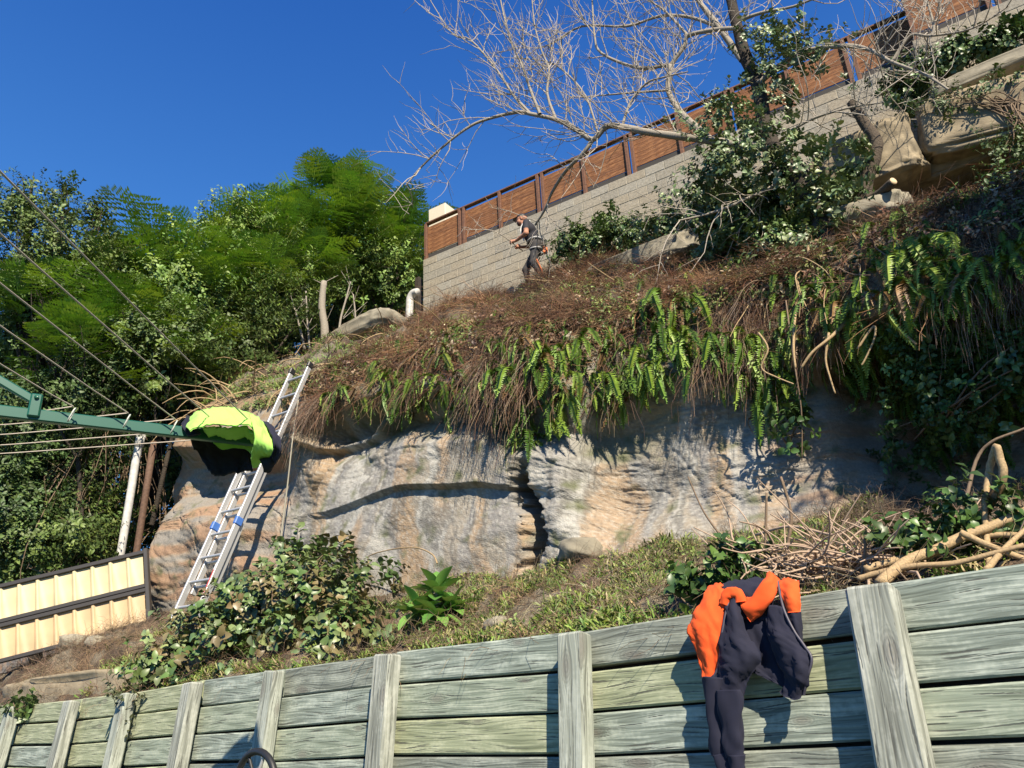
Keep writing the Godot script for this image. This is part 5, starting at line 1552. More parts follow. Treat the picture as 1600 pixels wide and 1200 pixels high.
	put("stems", finish(st, M.vine), t, inv).set_meta("kind", "stuff")
	# brush heap of pruned twigs
	t = thing("brush_heap", "heap of pruned leafless twigs behind the orange and navy jacket", "brush heap", Vector3(1.542, 1.972, -4.012))
	inv = t.transform.affine_inverse()
	st = begin()
	for i in 230:
		var a := Vector3(1.323, 2.092, -4.315).lerp(Vector3(1.918, 1.973, -3.714), rf(0, 1)) + Vector3(rf(-0.2, 0.2), rf(-0.08, 0.06), rf(-0.2, 0.2))
		var d := (RU * rf(-1, 1) + Vector3(0, rf(-0.3, 0.2), 0) - RN * rf(-0.6, 0.6)).normalized()
		var L := rf(0.2, 0.6)
		var pts: Array = [a]
		for k in 4:
			d = (d + rv(0.45)).normalized()
			a += d * L / 4.0
			a.y = maxf(a.y, 1.84)
			pts.append(a)
		tube(st, smooth_line(pts, 2), rf(0.004, 0.012), 0.003, 5)
	put("twigs", finish(st, M.brush), t, inv).set_meta("kind", "stuff")
	t = thing("fallen_sticks", "pale broken sticks strewn over the brow below the climbing man", "sticks", Vector3(0.813, 6.786, -10.144))
	inv = t.transform.affine_inverse()
	for i in 46:
		var q := sheet(rf(-7.2, -0.5), rf(8.0, 8.9)) + Vector3(0, 0.06, 0)
		var d := (U * rf(-1, 1) + N * rf(0, 0.9) + Vector3(0, rf(-0.5, 0.35), 0)).normalized()
		var L := rf(0.25, 0.9)
		st = begin()
		tube(st, smooth_line([q, q + d * L * 0.5 + rv(0.04), q + d * L + rv(0.06)], 3), rf(0.006, 0.013), 0.004, 5, true)
		put("stick", finish(st, M.vine_pale if i % 3 else M.brush), t, inv)
	# dead roots and runners on the brow above the ladder
	t = thing("root_tangle", "bare arching roots on the brow left of the ladder top", "roots", Vector3(-4.324, 6.325, -11.390))
	inv = t.transform.affine_inverse()
	st = begin()
	for i in 110:
		var q := sheet(rf(-11.2, -7.6), rf(7.6, 8.5))
		var d := (U * rf(-1, 1) + Vector3(0, rf(-0.2, 1.0), 0) + N * rf(-0.2, 0.8)).normalized()
		var L := rf(0.3, 1.0)
		var pts: Array = [q]
		for k in 4:
			d = (d + rv(0.3) + Vector3(0, -0.3, 0)).normalized()
			q += d * L / 4.0
			pts.append(q)
		tube(st, smooth_line(pts, 2), rf(0.006, 0.018), 0.004, 5)
	put("roots", finish(st, M.vine_pale), t, inv).set_meta("kind", "stuff")

# ---------------------------------------------------------------- low plants
func on_sheet(u: float, s: float, k: float, tilt := 0.3) -> Transform3D:
	var n := sheet_normal(u, s)
	var up := (n + rv(tilt)).normalized()
	var b := frame(up)
	var bb := Basis(b.x, b.z, -b.y) * Basis(Vector3.UP, rf(0, TAU))
	return Transform3D(bb.scaled_local(Vector3.ONE * k), sheet(u, s))

func ground_cover() -> void:
	# matted dead runners over the upper slope
	var xs := [[], [], [], [], []]
	var cs := [[], [], [], [], []]
	var browns := [Color(0.155, 0.07, 0.036), Color(0.20, 0.105, 0.055), Color(0.11, 0.06, 0.036), Color(0.28, 0.18, 0.095), Color(0.08, 0.045, 0.03)]
	for i in 7000:
		var u := rf(-8.2, 3.0) if i % 9 else rf(-12.0, -7.5)
		var s := (rf(7.9, 9.0) if i % 6 else rf(7.1, 8.0)) if u > -7.6 else rf(8.0, 8.9)
		if u < -7.0 and rf(0, 1) < 0.35:
			continue
		if n1.get_noise_2d(u * 1.2, s * 6.0) + 0.5 * n2.get_noise_2d(u * 4.0, s * 16.0) < -0.12:
			continue
		var z := randi_pick(5)
		if u < -7.0 and u > -9.8 and s < 8.35:
			continue
		if u > 0.0 and rf(0, 1) < 0.6:
			continue
		var k := rf(0.6, 1.25)
		var nn := sheet_normal(u, s)
		var fall := (N - nn * N.dot(nn)).normalized().rotated(nn, rf(-0.7, 0.7) if randi_pick(5) < 2 else rf(-PI, PI))
		var x := Transform3D(Basis(nn.cross(fall), nn, fall).scaled_local(Vector3(k, k * 0.6, k)), sheet(u, s) + nn * 0.015)
		xs[z].append(x)
		var tone := n1.get_noise_2d(u * 0.9 + 33.0, s * 4.0)
		cs[z].append(jitter(browns[randi_pick(5)] * (1.0 + tone * 0.7), 0.35))
	for z in 5:
		var o := scatter("dead_runner_mat", K.tangle[z], xs[z], cs[z])
		tag(o, "matted reddish-brown dead roots and runners over the upper slope", "dead roots", "", "stuff")
	# dead leaves and fern litter caught in the roots
	var dx := [[], []]
	var dc := [[], []]
	for i in 4200:
		var u := rf(-7.6, 3.0)
		var s := rf(7.4, 9.0)
		if n1.get_noise_2d(u * 1.7 + 120.0, s * 6.0) < -0.05:
			continue
		var z := randi_pick(2)
		dx[z].append(on_sheet(u, s, rf(0.3, 0.7), 0.7))
		dc[z].append(jitter([Color(0.16, 0.085, 0.045), Color(0.26, 0.17, 0.09), Color(0.33, 0.25, 0.15), Color(0.10, 0.06, 0.04)][randi_pick(4)], 0.35))
	for z in 2:
		var o := scatter("dead_leaves", K.small[z], dx[z], dc[z])
		tag(o, "dead brown leaves caught among the roots of the upper slope", "dead leaves", "", "stuff")
	# weeds coming through
	var wx := [[], []]
	var wc := [[], []]
	var weed := [Color(0.10, 0.17, 0.035), Color(0.15, 0.22, 0.05), Color(0.20, 0.25, 0.07), Color(0.22, 0.18, 0.07)]
	for i in 8500:
		var u := rf(-9.5, 1.5)
		var s := rf(7.5, 9.0)
		if n1.get_noise_2d(u * 1.1 + 70.0, s * 5.0 + 8.0) < 0.1:
			continue
		var z := randi_pick(2)
		wx[z].append(on_sheet(u, s, rf(0.25, 0.55), 0.6))
		wc[z].append(jitter(weed[randi_pick(4)], 0.3))
	for i in 900:
		var u := rf(-8.8, -0.2)
		var s := rf(0.05, 1.0)
		if n1.get_noise_2d(u * 1.3 + 170.0, s * 4.0) < 0.1:
			continue
		var z := randi_pick(2)
		wx[z].append(on_sheet(u, s, rf(0.2, 0.4), 0.6))
		wc[z].append(jitter(weed[randi_pick(3)], 0.3))
	for z in 2:
		var o := scatter("weeds", K.small[z], wx[z], wc[z])
		tag(o, "low green weeds sprouting through the dead roots and soil", "weeds", "", "stuff")
	# hair-like roots hanging over the lip
	var ys := [[], [], [], [], [], []]
	var ds := [[], [], [], [], [], []]
	var greys := [Color(0.13, 0.075, 0.05), Color(0.20, 0.125, 0.08), Color(0.07, 0.045, 0.035), Color(0.26, 0.19, 0.13)]
	for i in 22000:
		var u := rf(-7.2, 2.0)
		var dens := 0.45 + n1.get_noise_2d(u * 1.4, 3.0) * 1.6
		if u > -4.6 and u < -2.4:
			dens += 0.4
		if rf(0, 1) > dens:
			continue
		var s := rf(6.9, 8.2)
		var k := rf(0.5, 1.3) * (1.25 if u > -4.6 and u < -2.6 else 0.95)
		var z := randi_pick(6)
		var yaw := Basis(Vector3.UP, atan2(N.x, N.z) + rf(-0.7, 0.7))
		ys[z].append(Transform3D((yaw * Basis(Vector3.RIGHT, rf(-0.2, 0.3))).scaled_local(Vector3.ONE * k), sheet(u, s) + N * 0.01))
		ds[z].append(jitter(greys[randi_pick(4)], 0.4))
	for z in 6:
		var o := scatter("hanging_roots", K.strand[z], ys[z], ds[z])
		tag(o, "curtain of thin dry roots hanging over the rock lip", "roots", "", "stuff")
	# grass on the bank
	var gx := [[], [], []]
	var gc := [[], [], []]
	var greens := [Color(0.13, 0.21, 0.03), Color(0.18, 0.25, 0.04), Color(0.09, 0.17, 0.025), Color(0.23, 0.25, 0.07), Color(0.28, 0.22, 0.11)]
	for i in 15000:
		var u := rf(-8.5, 0.6)
		var s := rf(0.04, 1.0)
		var d := 0.1 + n1.get_noise_2d(u * 1.6 + 4.0, s * 5.0) * 2.2
		if u > -5.2 and u < -1.2:
			d += 0.55
		if u > -1.2:
			d -= 0.35
		if rf(0, 1) > d:
			continue
		var z := randi_pick(3)
		gx[z].append(on_sheet(u, s, rf(0.6, 1.15), 0.4))
		gc[z].append(jitter(greens[randi_pick(5)], 0.3))
	for i in 9000:
		var u := rf(-11.5, 1.5)
		var s := rf(7.9, 9.0)
		if n1.get_noise_2d(u * 1.6 + 50.0, s * 7.0) < 0.05:
			continue
		var z := randi_pick(3)
		gx[z].append(on_sheet(u, s, rf(0.6, 1.3), 0.4))
		gc[z].append(jitter(greens[randi_pick(4)], 0.3))
	for z in 3:
		var o := scatter("grass", K.grass[z], gx[z], gc[z])
		tag(o, "thin yellow-green grass and clippings on the bank", "grass", "", "stuff")
	# leaf litter and twig crumbs on the bank
	var lx: Array = []
	var lc: Array = []
	for i in 1100:
		var u := rf(-11.5, 2.5)
		var s := rf(0.02, 1.02)
		lx.append(on_sheet(u, s, rf(0.3, 0.75), 0.3))
		lc.append(jitter([Color(0.22, 0.16, 0.10), Color(0.30, 0.23, 0.15), Color(0.14, 0.095, 0.06)][randi_pick(3)], 0.4))
	for i in 420:
		var u := rf(-1.2, 2.5)
		var s := rf(0.1, 1.0)
		lx.append(on_sheet(u, s, rf(0.35, 0.7), 0.3))
		lc.append(jitter([Color(0.12, 0.085, 0.055), Color(0.20, 0.14, 0.09), Color(0.07, 0.05, 0.035)][randi_pick(3)], 0.4))
	var o3 := scatter("twig_litter", K.tangle[2], lx, lc)
	tag(o3, "dry twig litter scattered over the soil bank", "litter", "", "stuff")

func ordinal(n: int) -> String:
	var ones := ["", "first", "second", "third", "fourth", "fifth", "sixth", "seventh", "eighth", "ninth", "tenth", "eleventh", "twelfth", "thirteenth", "fourteenth", "fifteenth", "sixteenth", "seventeenth", "eighteenth", "nineteenth"]
	if n < 20:
		return ones[n]
	var tens: Array = [["twentieth", "twenty-"], ["thirtieth", "thirty-"], ["fortieth", "forty-"], ["fiftieth", "fifty-"], ["sixtieth", "sixty-"]][n / 10 - 2]
	return tens[0] if n % 10 == 0 else tens[1] + ones[n % 10]

func ferns() -> void:
	var spots := [Vector2(-5.72, 7.165), Vector2(-5.60, 6.716), Vector2(-5.28, 7.037), Vector2(-5.32, 6.394), Vector2(-5.00, 6.587), Vector2(-4.84, 6.266), Vector2(-4.48, 6.651), Vector2(-4.12, 7.486), Vector2(-3.96, 7.165), Vector2(-3.80, 6.972), Vector2(-3.76, 7.358), Vector2(-3.56, 7.101), Vector2(-3.48, 7.294), Vector2(-3.36, 6.972), Vector2(-3.76, 6.523), Vector2(-3.28, 7.358), Vector2(-3.12, 7.101), Vector2(-3.00, 7.037), Vector2(-3.32, 6.523), Vector2(-2.88, 7.486), Vector2(-2.72, 7.294), Vector2(-2.60, 7.037), Vector2(-2.76, 6.844), Vector2(-2.64, 6.587), Vector2(-2.96, 6.523), Vector2(-3.80, 6.009), Vector2(-3.84, 5.431), Vector2(-3.52, 6.138), Vector2(-2.44, 7.872), Vector2(-2.36, 7.679), Vector2(-2.16, 7.679), Vector2(-2.56, 7.807), Vector2(-1.96, 7.165), Vector2(-1.84, 6.972), Vector2(-1.60, 7.101), Vector2(-1.56, 6.716), Vector2(-1.44, 6.844), Vector2(-1.68, 6.202), Vector2(-1.56, 6.009), Vector2(-1.48, 5.431), Vector2(-1.60, 5.303), Vector2(-1.36, 6.138), Vector2(-0.80, 7.422), Vector2(-0.84, 7.615), Vector2(-0.72, 6.908), Vector2(-0.52, 6.780), Vector2(-0.40, 7.037), Vector2(-0.44, 6.523), Vector2(-0.20, 7.294), Vector2(-0.08, 7.486), Vector2(-0.04, 7.165), Vector2(-0.04, 6.972), Vector2(0.08, 7.422), Vector2(0.12, 7.165), Vector2(0.16, 6.972), Vector2(0.04, 6.716), Vector2(-0.16, 6.651), Vector2(-0.12, 6.330), Vector2(-0.32, 6.330), Vector2(-0.08, 6.138), Vector2(0.08, 6.330), Vector2(0.24, 6.651), Vector2(0.32, 6.908), Vector2(0.44, 7.037), Vector2(0.20, 6.138), Vector2(0.32, 6.459), Vector2(0.44, 6.651), Vector2(0.12, 5.495), Vector2(-0.08, 5.303), Vector2(-0.28, 5.817), Vector2(-0.48, 5.752), Vector2(0.32, 5.945), Vector2(-0.52, 6.073), Vector2(0.20, 5.046), Vector2(0.36, 5.303), Vector2(-0.04, 4.725), Vector2(-0.44, 4.917), Vector2(-0.24, 4.661), Vector2(-0.56, 5.174), Vector2(0.12, 4.468), Vector2(0.24, 4.661), Vector2(-0.20, 4.147), Vector2(-0.44, 4.083), Vector2(-0.00, 4.083), Vector2(-0.24, 5.367), Vector2(0.08, 5.945), Vector2(0.40, 6.202), Vector2(0.24, 5.624), Vector2(-0.00, 5.624), Vector2(-0.04, 6.459), Vector2(-0.20, 6.202), Vector2(-0.24, 6.844), Vector2(-0.12, 6.972), Vector2(-0.56, 7.101), Vector2(-0.60, 6.651), Vector2(-0.56, 6.394), Vector2(-0.80, 7.101), Vector2(-0.80, 6.073), Vector2(-4.16, 6.972), Vector2(-4.48, 6.202), Vector2(-4.00, 6.523), Vector2(-5.56, 6.394), Vector2(-4.80, 6.972), Vector2(-2.28, 7.294), Vector2(-2.12, 7.101), Vector2(-1.84, 6.330), Vector2(-2.48, 7.358)]
	var where := ["on the brow right of the ladder", "in the middle of the brow", "on the brow above the cave", "in the shaded mass at the right"]
	spots.sort_custom(func(p, q): return p.x < q.x)
	var rank := [0, 0, 0, 0]
	for i in spots.size():
		var sp: Vector2 = spots[i]
		var p := sheet(sp.x, sp.y)
		var zone := 0 if sp.x < -5.2 else (1 if sp.x < -2.6 else (2 if sp.x < -0.9 else 3))
		rank[zone] += 1
		var t := thing("sword_fern", "hanging sword fern " + where[zone] + ", " + ordinal(rank[zone]) + " from the left", "fern", p, "sword ferns " + where[zone])
		var n := 7 + randi_pick(6) + (3 if zone == 3 else 0)
		var nn := sheet_normal(sp.x, sp.y)
		for k in n:
			var yaw := atan2(N.x, N.z) + rf(-1.25, 1.25)
			var b := Basis(Vector3.UP, yaw) * Basis(Vector3.RIGHT, rf(-0.35, 0.55)) * Basis(Vector3.BACK, rf(-0.45, 0.45))
			var o := put("frond", K.frond[randi_pick(5)], t, Transform3D(b.scaled_local(Vector3.ONE * rf(0.4, 0.95)), Vector3(rf(-0.09, 0.09), rf(-0.06, 0.06), rf(-0.09, 0.09)) + nn * 0.02))
			o.set_surface_override_material(0, M["fern%d" % (4 if rf(0, 1) < 0.09 else randi_pick(4))])

func fern_mat() -> void:
	var xs := [[], [], [], [], []]
	var cs := [[], [], [], [], []]
	var gs := [Color(0.11, 0.21, 0.025), Color(0.16, 0.27, 0.03), Color(0.08, 0.16, 0.022), Color(0.22, 0.32, 0.05), Color(0.17, 0.10, 0.05)]
	for i in 4600:
		var u := rf(-7.0, 3.2)
		var s := rf(6.6, 8.5) if u < -1.0 else rf(5.6, 8.8)
		var d := n1.get_noise_2d(u * 1.5 + 21.0, s * 2.2) + (0.12 if u < -1.2 else 0.5)
		if d < 0.12 + rf(0, 0.35):
			continue
		var z := randi_pick(5)
		var b := Basis(Vector3.UP, atan2(N.x, N.z) + rf(-1.2, 1.2)) * Basis(Vector3.RIGHT, rf(-0.2, 0.6)) * Basis(Vector3.BACK, rf(-0.5, 0.5))
		xs[z].append(Transform3D(b.scaled_local(Vector3.ONE * rf(0.3, 0.7)), sheet(u, s) + sheet_normal(u, s) * 0.01))
		cs[z].append(jitter(gs[randi_pick(5)], 0.3))
	for z in 5:
		var o := scatter("fern_mat", K.frond[z], xs[z], cs[z])
		tag(o, "shaggy mat of small hanging fern fronds over the rock lip", "ferns", "", "stuff")

func shrubs() -> void:
	var ivy := [Color(0.05, 0.09, 0.025), Color(0.075, 0.125, 0.035), Color(0.10, 0.16, 0.05)]
	var gl := [Color(0.035, 0.075, 0.018), Color(0.05, 0.10, 0.022), Color(0.07, 0.13, 0.03)]
	var t: Node3D
	var bush := func(called: String, label: String, base: Vector3, blobs: Array, kind: String, cols: Array, size: float, stems: int, group := "") -> void:
		var th := thing(called, label, "shrub", base, group)
		var inv := th.transform.affine_inverse()
		var st := begin()
		for i in stems:
			var b: Array = blobs[randi_pick(blobs.size())]
			var e: Vector3 = b[0] + U * rf(-0.8, 0.8) * b[1].x + Vector3(0, rf(-0.3, 0.8) * b[1].y, 0) + N * rf(-0.7, 0.7) * b[1].z
			var root := base + U * rf(-0.15, 0.15) - Vector3(0, 0.05, 0)
			tube(st, smooth_line([root, root.lerp(e, 0.5) + rv(0.1), e], 3), 0.009, 0.004, 5)
		put("stems", finish(st, M.vine), th, inv)
		foliage("foliage", th, inv, blobs, kind, cols, size, 0.1, 0.4)
	var bank := [Color(0.075, 0.125, 0.035), Color(0.11, 0.175, 0.05), Color(0.15, 0.215, 0.075)]
	bush.call("ivy_shrub", "dark ivy bush against the block wall right of the climbing man", Vector3(1.385, 8.898, -12.860), [
		[Vector3(1.417, 9.423, -12.721), Vector3(0.6, 0.5, 0.3), 567], [Vector3(2.021, 9.211, -12.219), Vector3(0.8, 0.3, 0.3), 459], [Vector3(1.938, 9.838, -12.627), Vector3(0.3, 0.35, 0.15), 94]], "broad", bank, 0.55, 14)
	bush.call("ivy_shrub", "long ivy bank along the foot of the block wall above the stone slab", Vector3(2.787, 8.290, -11.141), [
		[Vector3(2.650, 8.681, -11.346), Vector3(0.8, 0.3, 0.35), 513], [Vector3(3.203, 8.596, -10.877), Vector3(0.7, 0.35, 0.35), 513], [Vector3(3.498, 8.292, -10.098), Vector3(0.6, 0.4, 0.4), 513], [Vector3(2.681, 7.705, -10.379), Vector3(0.5, 0.2, 0.3), 243]], "broad", bank, 0.55, 16)
	bush.call("ivy_shrub", "leafy ivy mass on the slope below the leafless tree trunk", Vector3(3.343, 6.542, -8.538), [
		[Vector3(3.361, 7.274, -8.763), Vector3(0.7, 0.5, 0.4), 648], [Vector3(3.360, 6.334, -8.053), Vector3(0.5, 0.4, 0.35), 432], [Vector3(3.135, 7.053, -9.025), Vector3(0.5, 0.3, 0.3), 297], [Vector3(4.172, 7.006, -7.893), Vector3(0.25, 0.35, 0.2), 135]], "broad", bank, 0.55, 14)
	bush.call("ivy_shrub", "ivy strip on top of the nearer block wall footing at the top right", Vector3(6.845, 9.763, -8.921), [
		[Vector3(6.686, 10.058, -9.022), Vector3(0.9, 0.25, 0.2), 340], [Vector3(7.228, 9.925, -8.678), Vector3(0.8, 0.25, 0.2), 320], [Vector3(6.930, 8.681, -8.156), Vector3(0.5, 0.25, 0.2), 140], [Vector3(6.241, 9.669, -9.304), Vector3(0.35, 0.35, 0.2), 160]], "broad", ivy, 0.62, 12)
	bush.call("ivy_shrub", "sprawling cut ivy heap right of the ladder foot, leaves still green", Vector2(-6.120, 0.449).x * U - N * 5.0 + Vector3(0, 1.95, 0), [
		[Vector3(-3.004, 2.114, -7.710), Vector3(0.6, 0.3, 0.4), 190], [Vector3(-2.519, 2.344, -7.876), Vector3(0.8, 0.42, 0.45), 330], [Vector3(-1.878, 2.323, -7.351), Vector3(0.7, 0.45, 0.45), 330], [Vector3(-2.325, 2.824, -8.227), Vector3(0.45, 0.35, 0.3), 120], [Vector3(-2.344, 1.937, -7.054), Vector3(0.9, 0.25, 0.3), 240], [Vector3(-1.558, 1.977, -6.555), Vector3(0.6, 0.3, 0.3), 220], [Vector3(-3.265, 1.889, -7.520), Vector3(0.5, 0.2, 0.3), 80]], "broad", [Color(0.08, 0.135, 0.035), Color(0.115, 0.175, 0.05), Color(0.16, 0.21, 0.085), Color(0.16, 0.13, 0.06)], 0.66, 90)
	bush.call("glossy_shrub", "small glossy dark shrub on the bank left of the orange jacket", Vector3(1.029, 1.879, -4.101), [
		[Vector3(1.002, 2.021, -4.186), Vector3(0.2, 0.13, 0.15), 34], [Vector3(1.138, 2.091, -4.142), Vector3(0.13, 0.2, 0.12), 34], [Vector3(0.922, 1.926, -4.186), Vector3(0.15, 0.1, 0.1), 24]], "broad", gl, 0.5, 10)
	bush.call("glossy_shrub", "glossy leafy cuttings among the pale vines at the right edge", Vector3(2.031, 1.988, -3.751), [
		[Vector3(1.917, 2.093, -3.714), Vector3(0.3, 0.12, 0.2), 38], [Vector3(2.155, 2.192, -3.652), Vector3(0.22, 0.16, 0.2), 28], [Vector3(2.285, 2.119, -3.549), Vector3(0.3, 0.2, 0.2), 38], [Vector3(1.775, 2.037, -3.699), Vector3(0.2, 0.1, 0.15), 22]], "broad", gl, 0.45, 14)
	bush.call("glossy_shrub", "small leafy tuft on the rock above the cave floor, right of centre", Vector3(2.364, 3.360, -6.198), [
		[Vector3(2.324, 3.413, -6.046), Vector3(0.12, 0.22, 0.1), 26]], "broad", gl, 0.6, 5)
	bush.call("glossy_shrub", "wide dark leafy growth under the ferns in the shaded right", Vector3(3.118, 3.260, -5.246), [
		[Vector3(3.101, 3.308, -5.375), Vector3(0.5, 0.25, 0.2), 110], [Vector3(3.329, 3.296, -5.112), Vector3(0.5, 0.3, 0.2), 110], [Vector3(3.219, 3.167, -5.893), Vector3(0.35, 0.25, 0.2), 70], [Vector3(3.513, 3.478, -4.877), Vector3(0.3, 0.4, 0.2), 70]], "broad", gl, 0.42, 12)
	bush.call("trailing_plant", "leafy vine shoot hanging over the left end of the timber wall", Vector3(-5.403, 1.589, -8.834), [
		[Vector3(-5.205, 1.562, -8.484), Vector3(0.18, 0.14, 0.08), 16]], "broad", ivy, 0.7, 4)
	bush.call("trailing_plant", "dry trailing shoot hanging over the timber wall below the ivy heap", Vector3(-3.583, 1.655, -7.386), [
		[Vector3(-3.477, 1.549, -7.085), Vector3(0.18, 0.25, 0.05), 12]], "small", [Color(0.05, 0.06, 0.02)], 0.7, 8)
	bush.call("creeper_mass", "dense dark green creeper over the shaded slope at the right edge", Vector3(4.023, 4.358, -5.738), [
		[Vector3(4.230, 5.238, -6.317), Vector3(0.6, 0.35, 0.4), 260], [Vector3(4.234, 4.713, -5.840), Vector3(0.6, 0.45, 0.4), 330], [Vector3(4.814, 5.436, -6.183), Vector3(0.5, 0.4, 0.4), 240], [Vector3(3.613, 4.580, -5.879), Vector3(0.45, 0.35, 0.3), 200],
		[Vector3(3.603, 3.924, -5.293), Vector3(0.55, 0.45, 0.3), 280], [Vector3(3.869, 3.938, -5.243), Vector3(0.5, 0.5, 0.3), 240], [Vector3(3.194, 3.796, -5.316), Vector3(0.4, 0.35, 0.2), 130]], "small", [Color(0.045, 0.095, 0.02), Color(0.065, 0.13, 0.026), Color(0.09, 0.165, 0.034)], 0.62, 26)
	bush.call("creeper_mass", "straggly creeper with bare stems over the largest right-hand boulder", Vector3(5.948, 7.695, -7.240), [
		[Vector3(5.980, 7.878, -7.338), Vector3(0.6, 0.2, 0.2), 90], [Vector3(5.898, 6.932, -7.153), Vector3(0.4, 0.3, 0.2), 110], [Vector3(5.421, 7.929, -7.574), Vector3(0.3, 0.2, 0.2), 40]], "small", ivy, 0.55, 40)
	# evergreen outside the frame on the right bank; its shade falls on the right of the rock
	tree("evergreen_tree", "evergreen tree on the bank beyond the right edge, shading the right slope", hp(3.4, 4.6, 2.0), [
		[hp(3.3, 4.3, 6.9), Vector3(1.1, 1.1, 0.8), 900], [hp(4.0, 4.4, 7.8), Vector3(1.2, 1.0, 0.8), 800], [hp(3.0, 4.5, 5.6), Vector3(0.7, 0.7, 0.6), 380], [hp(4.3, 4.4, 6.2), Vector3(1.0, 0.8, 0.7), 500]], "small", ivy, "", 1.2, 0.1)
	# the broad-leaved rosette plant
	var c := Vector2(-4.000, 0.469)
	var base := sheet(c.x, c.y)
	t = thing("agave_plant", "bright green agave rosette with broad leaves at the foot of the rock", "plant", base)
	var heads := [[Vector3(0, 0.24, 0), 22, 1.0], [Vector3(-0.13, 0.10, 0.06), 15, 0.95], [Vector3(0.13, 0.11, 0.05), 15, 0.9], [Vector3(0.02, 0.06, 0.14), 13, 0.9]]
	var made := 0
	for hd in heads:
		for i in hd[1]:
			made += 1
			var f: float = i / float(hd[1])
			var a: float = i * 2.39996 + rf(-0.35, 0.35)
			var el := lerpf(1.25, -0.5, pow(f, 0.75)) + rf(-0.25, 0.25)
			var L: float = rf(0.16, 0.27) * hd[2]
			var st := begin()
			var d := Vector3(cos(a) * cos(el), sin(el), sin(a) * cos(el))
			var s := d.cross(Vector3.UP).normalized()
			var n := s.cross(d)
			var root: Vector3 = hd[0] + d * 0.02
			var sec: Array = []
			var rr := rf(0.05, 0.55)
			var wide: float = rf(0.05, 0.068) * hd[2]
			var cup := rf(0.25, 0.6)
			for k in 7:
				var q := k / 6.0
				var w: float = wide * sin(PI * (0.1 + 0.86 * pow(q, 1.15))) * (1.0 if k < 6 else 0.15)
				var p := root + d * L * q - n * L * rr * q * q
				sec.append([p + s * w + n * w * cup, p, p - s * w + n * w * cup])
			for k in 6:
				quad(st, sec[k][0], sec[k + 1][0], sec[k + 1][1], sec[k][1])
				quad(st, sec[k][1], sec[k + 1][1], sec[k + 1][2], sec[k][2])
			put("leaf", finish(st, M["agave%d" % (made % 3)]), t)
	var st2 := begin()
	tube(st2, [Vector3(0, -0.1, 0), Vector3(0, 0.28, 0)], 0.05, 0.04, 10)
	put("stem", finish(st2, M.bark_pale), t)

# ---------------------------------------------------------------- the climber
func field_mesh(st: SurfaceTool, bones: Array, cell: float, blend: float) -> void:
	# rounded limbs joined smoothly, meshed as surface nets
	var lo := Vector3.ONE * 1e9
	var hi := Vector3.ONE * -1e9
	for b in bones:
		for q in [[b[0], b[2]], [b[1], b[3]]]:
			lo = lo.min(q[0] - Vector3.ONE * (q[1] + 0.05))
			hi = hi.max(q[0] + Vector3.ONE * (q[1] + 0.05))
	var nx := int((hi.x - lo.x) / cell) + 2
	var ny := int((hi.y - lo.y) / cell) + 2
	var nz := int((hi.z - lo.z) / cell) + 2
	var f := PackedFloat32Array()
	f.resize(nx * ny * nz)
	f.fill(0.3)
	var col := PackedColorArray()
	col.resize(nx * ny * nz)
	var best := PackedFloat32Array()
	best.resize(nx * ny * nz)
	best.fill(9.0)
	for b in bones:
		var a: Vector3 = b[0]
		var e: Vector3 = b[1]
		var m := maxf(b[2], b[3]) + 0.06
		var i0 := ((a.min(e) - Vector3.ONE * m - lo) / cell).floor().max(Vector3.ZERO)
		var i1 := ((a.max(e) + Vector3.ONE * m - lo) / cell).ceil().min(Vector3(nx - 1, ny - 1, nz - 1))
		var ab := e - a
		var l2 := maxf(ab.length_squared(), 1e-9)
		for z in range(int(i0.z), int(i1.z) + 1):
			for y in range(int(i0.y), int(i1.y) + 1):
				for x in range(int(i0.x), int(i1.x) + 1):
					var p := lo + Vector3(x, y, z) * cell
					var t := clampf((p - a).dot(ab) / l2, 0, 1)
					var d := p.distance_to(a + ab * t) - lerpf(b[2], b[3], t)
					var id := (z * ny + y) * nx + x
					if d < best[id]:
						best[id] = d
						col[id] = b[4]
					var h := clampf(0.5 + 0.5 * (f[id] - d) / blend, 0, 1)
					f[id] = lerpf(f[id], d, h) - blend * h * (1.0 - h)
	var cellv := {}
	var vert := func(x: int, y: int, z: int) -> Array:
		var key := (z * ny + y) * nx + x
		if cellv.has(key):
			return cellv[key]
		var sum := Vector3.ZERO
		var n := 0
		for e in 12:
			var ax := e / 4
			var o := [Vector3i(0, 0, 0), Vector3i(0, 0, 0)]
			var b1 := (ax + 1) % 3
			var b2 := (ax + 2) % 3
			o[0][b1] = e & 1
			o[0][b2] = (e >> 1) & 1
			o[1] = o[0]
			o[1][ax] = 1
			var v0 := f[((z + o[0].z) * ny + y + o[0].y) * nx + x + o[0].x]
			var v1 := f[((z + o[1].z) * ny + y + o[1].y) * nx + x + o[1].x]
			if (v0 < 0) != (v1 < 0):
				sum += Vector3(o[0]).lerp(Vector3(o[1]), v0 / (v0 - v1))
				n += 1
		var r := [lo + (Vector3(x, y, z) + sum / maxi(n, 1)) * cell, col[key]]
		cellv[key] = r
		return r
	for z in range(1, nz - 1):
		for y in range(1, ny - 1):
			for x in range(1, nx - 1):
				var id := (z * ny + y) * nx + x
				var s0 := f[id] < 0
				for ax in 3:
					var st2: int = [1, nx, nx * ny][ax]
					var s1 := f[id + st2] < 0
					if s0 == s1:
						continue
					var q: Array = []
					for o in [[0, 0], [1, 0], [1, 1], [0, 1]]:
						var c := Vector3i(x, y, z)
						c[(ax + 1) % 3] -= o[0]
						c[(ax + 2) % 3] -= o[1]
						q.append(vert.call(c.x, c.y, c.z))
					var order := [0, 1, 2, 0, 2, 3] if not s0 else [0, 2, 1, 0, 3, 2]
					for k in order:
						st.set_color(q[k][1])
						st.add_vertex(q[k][0])

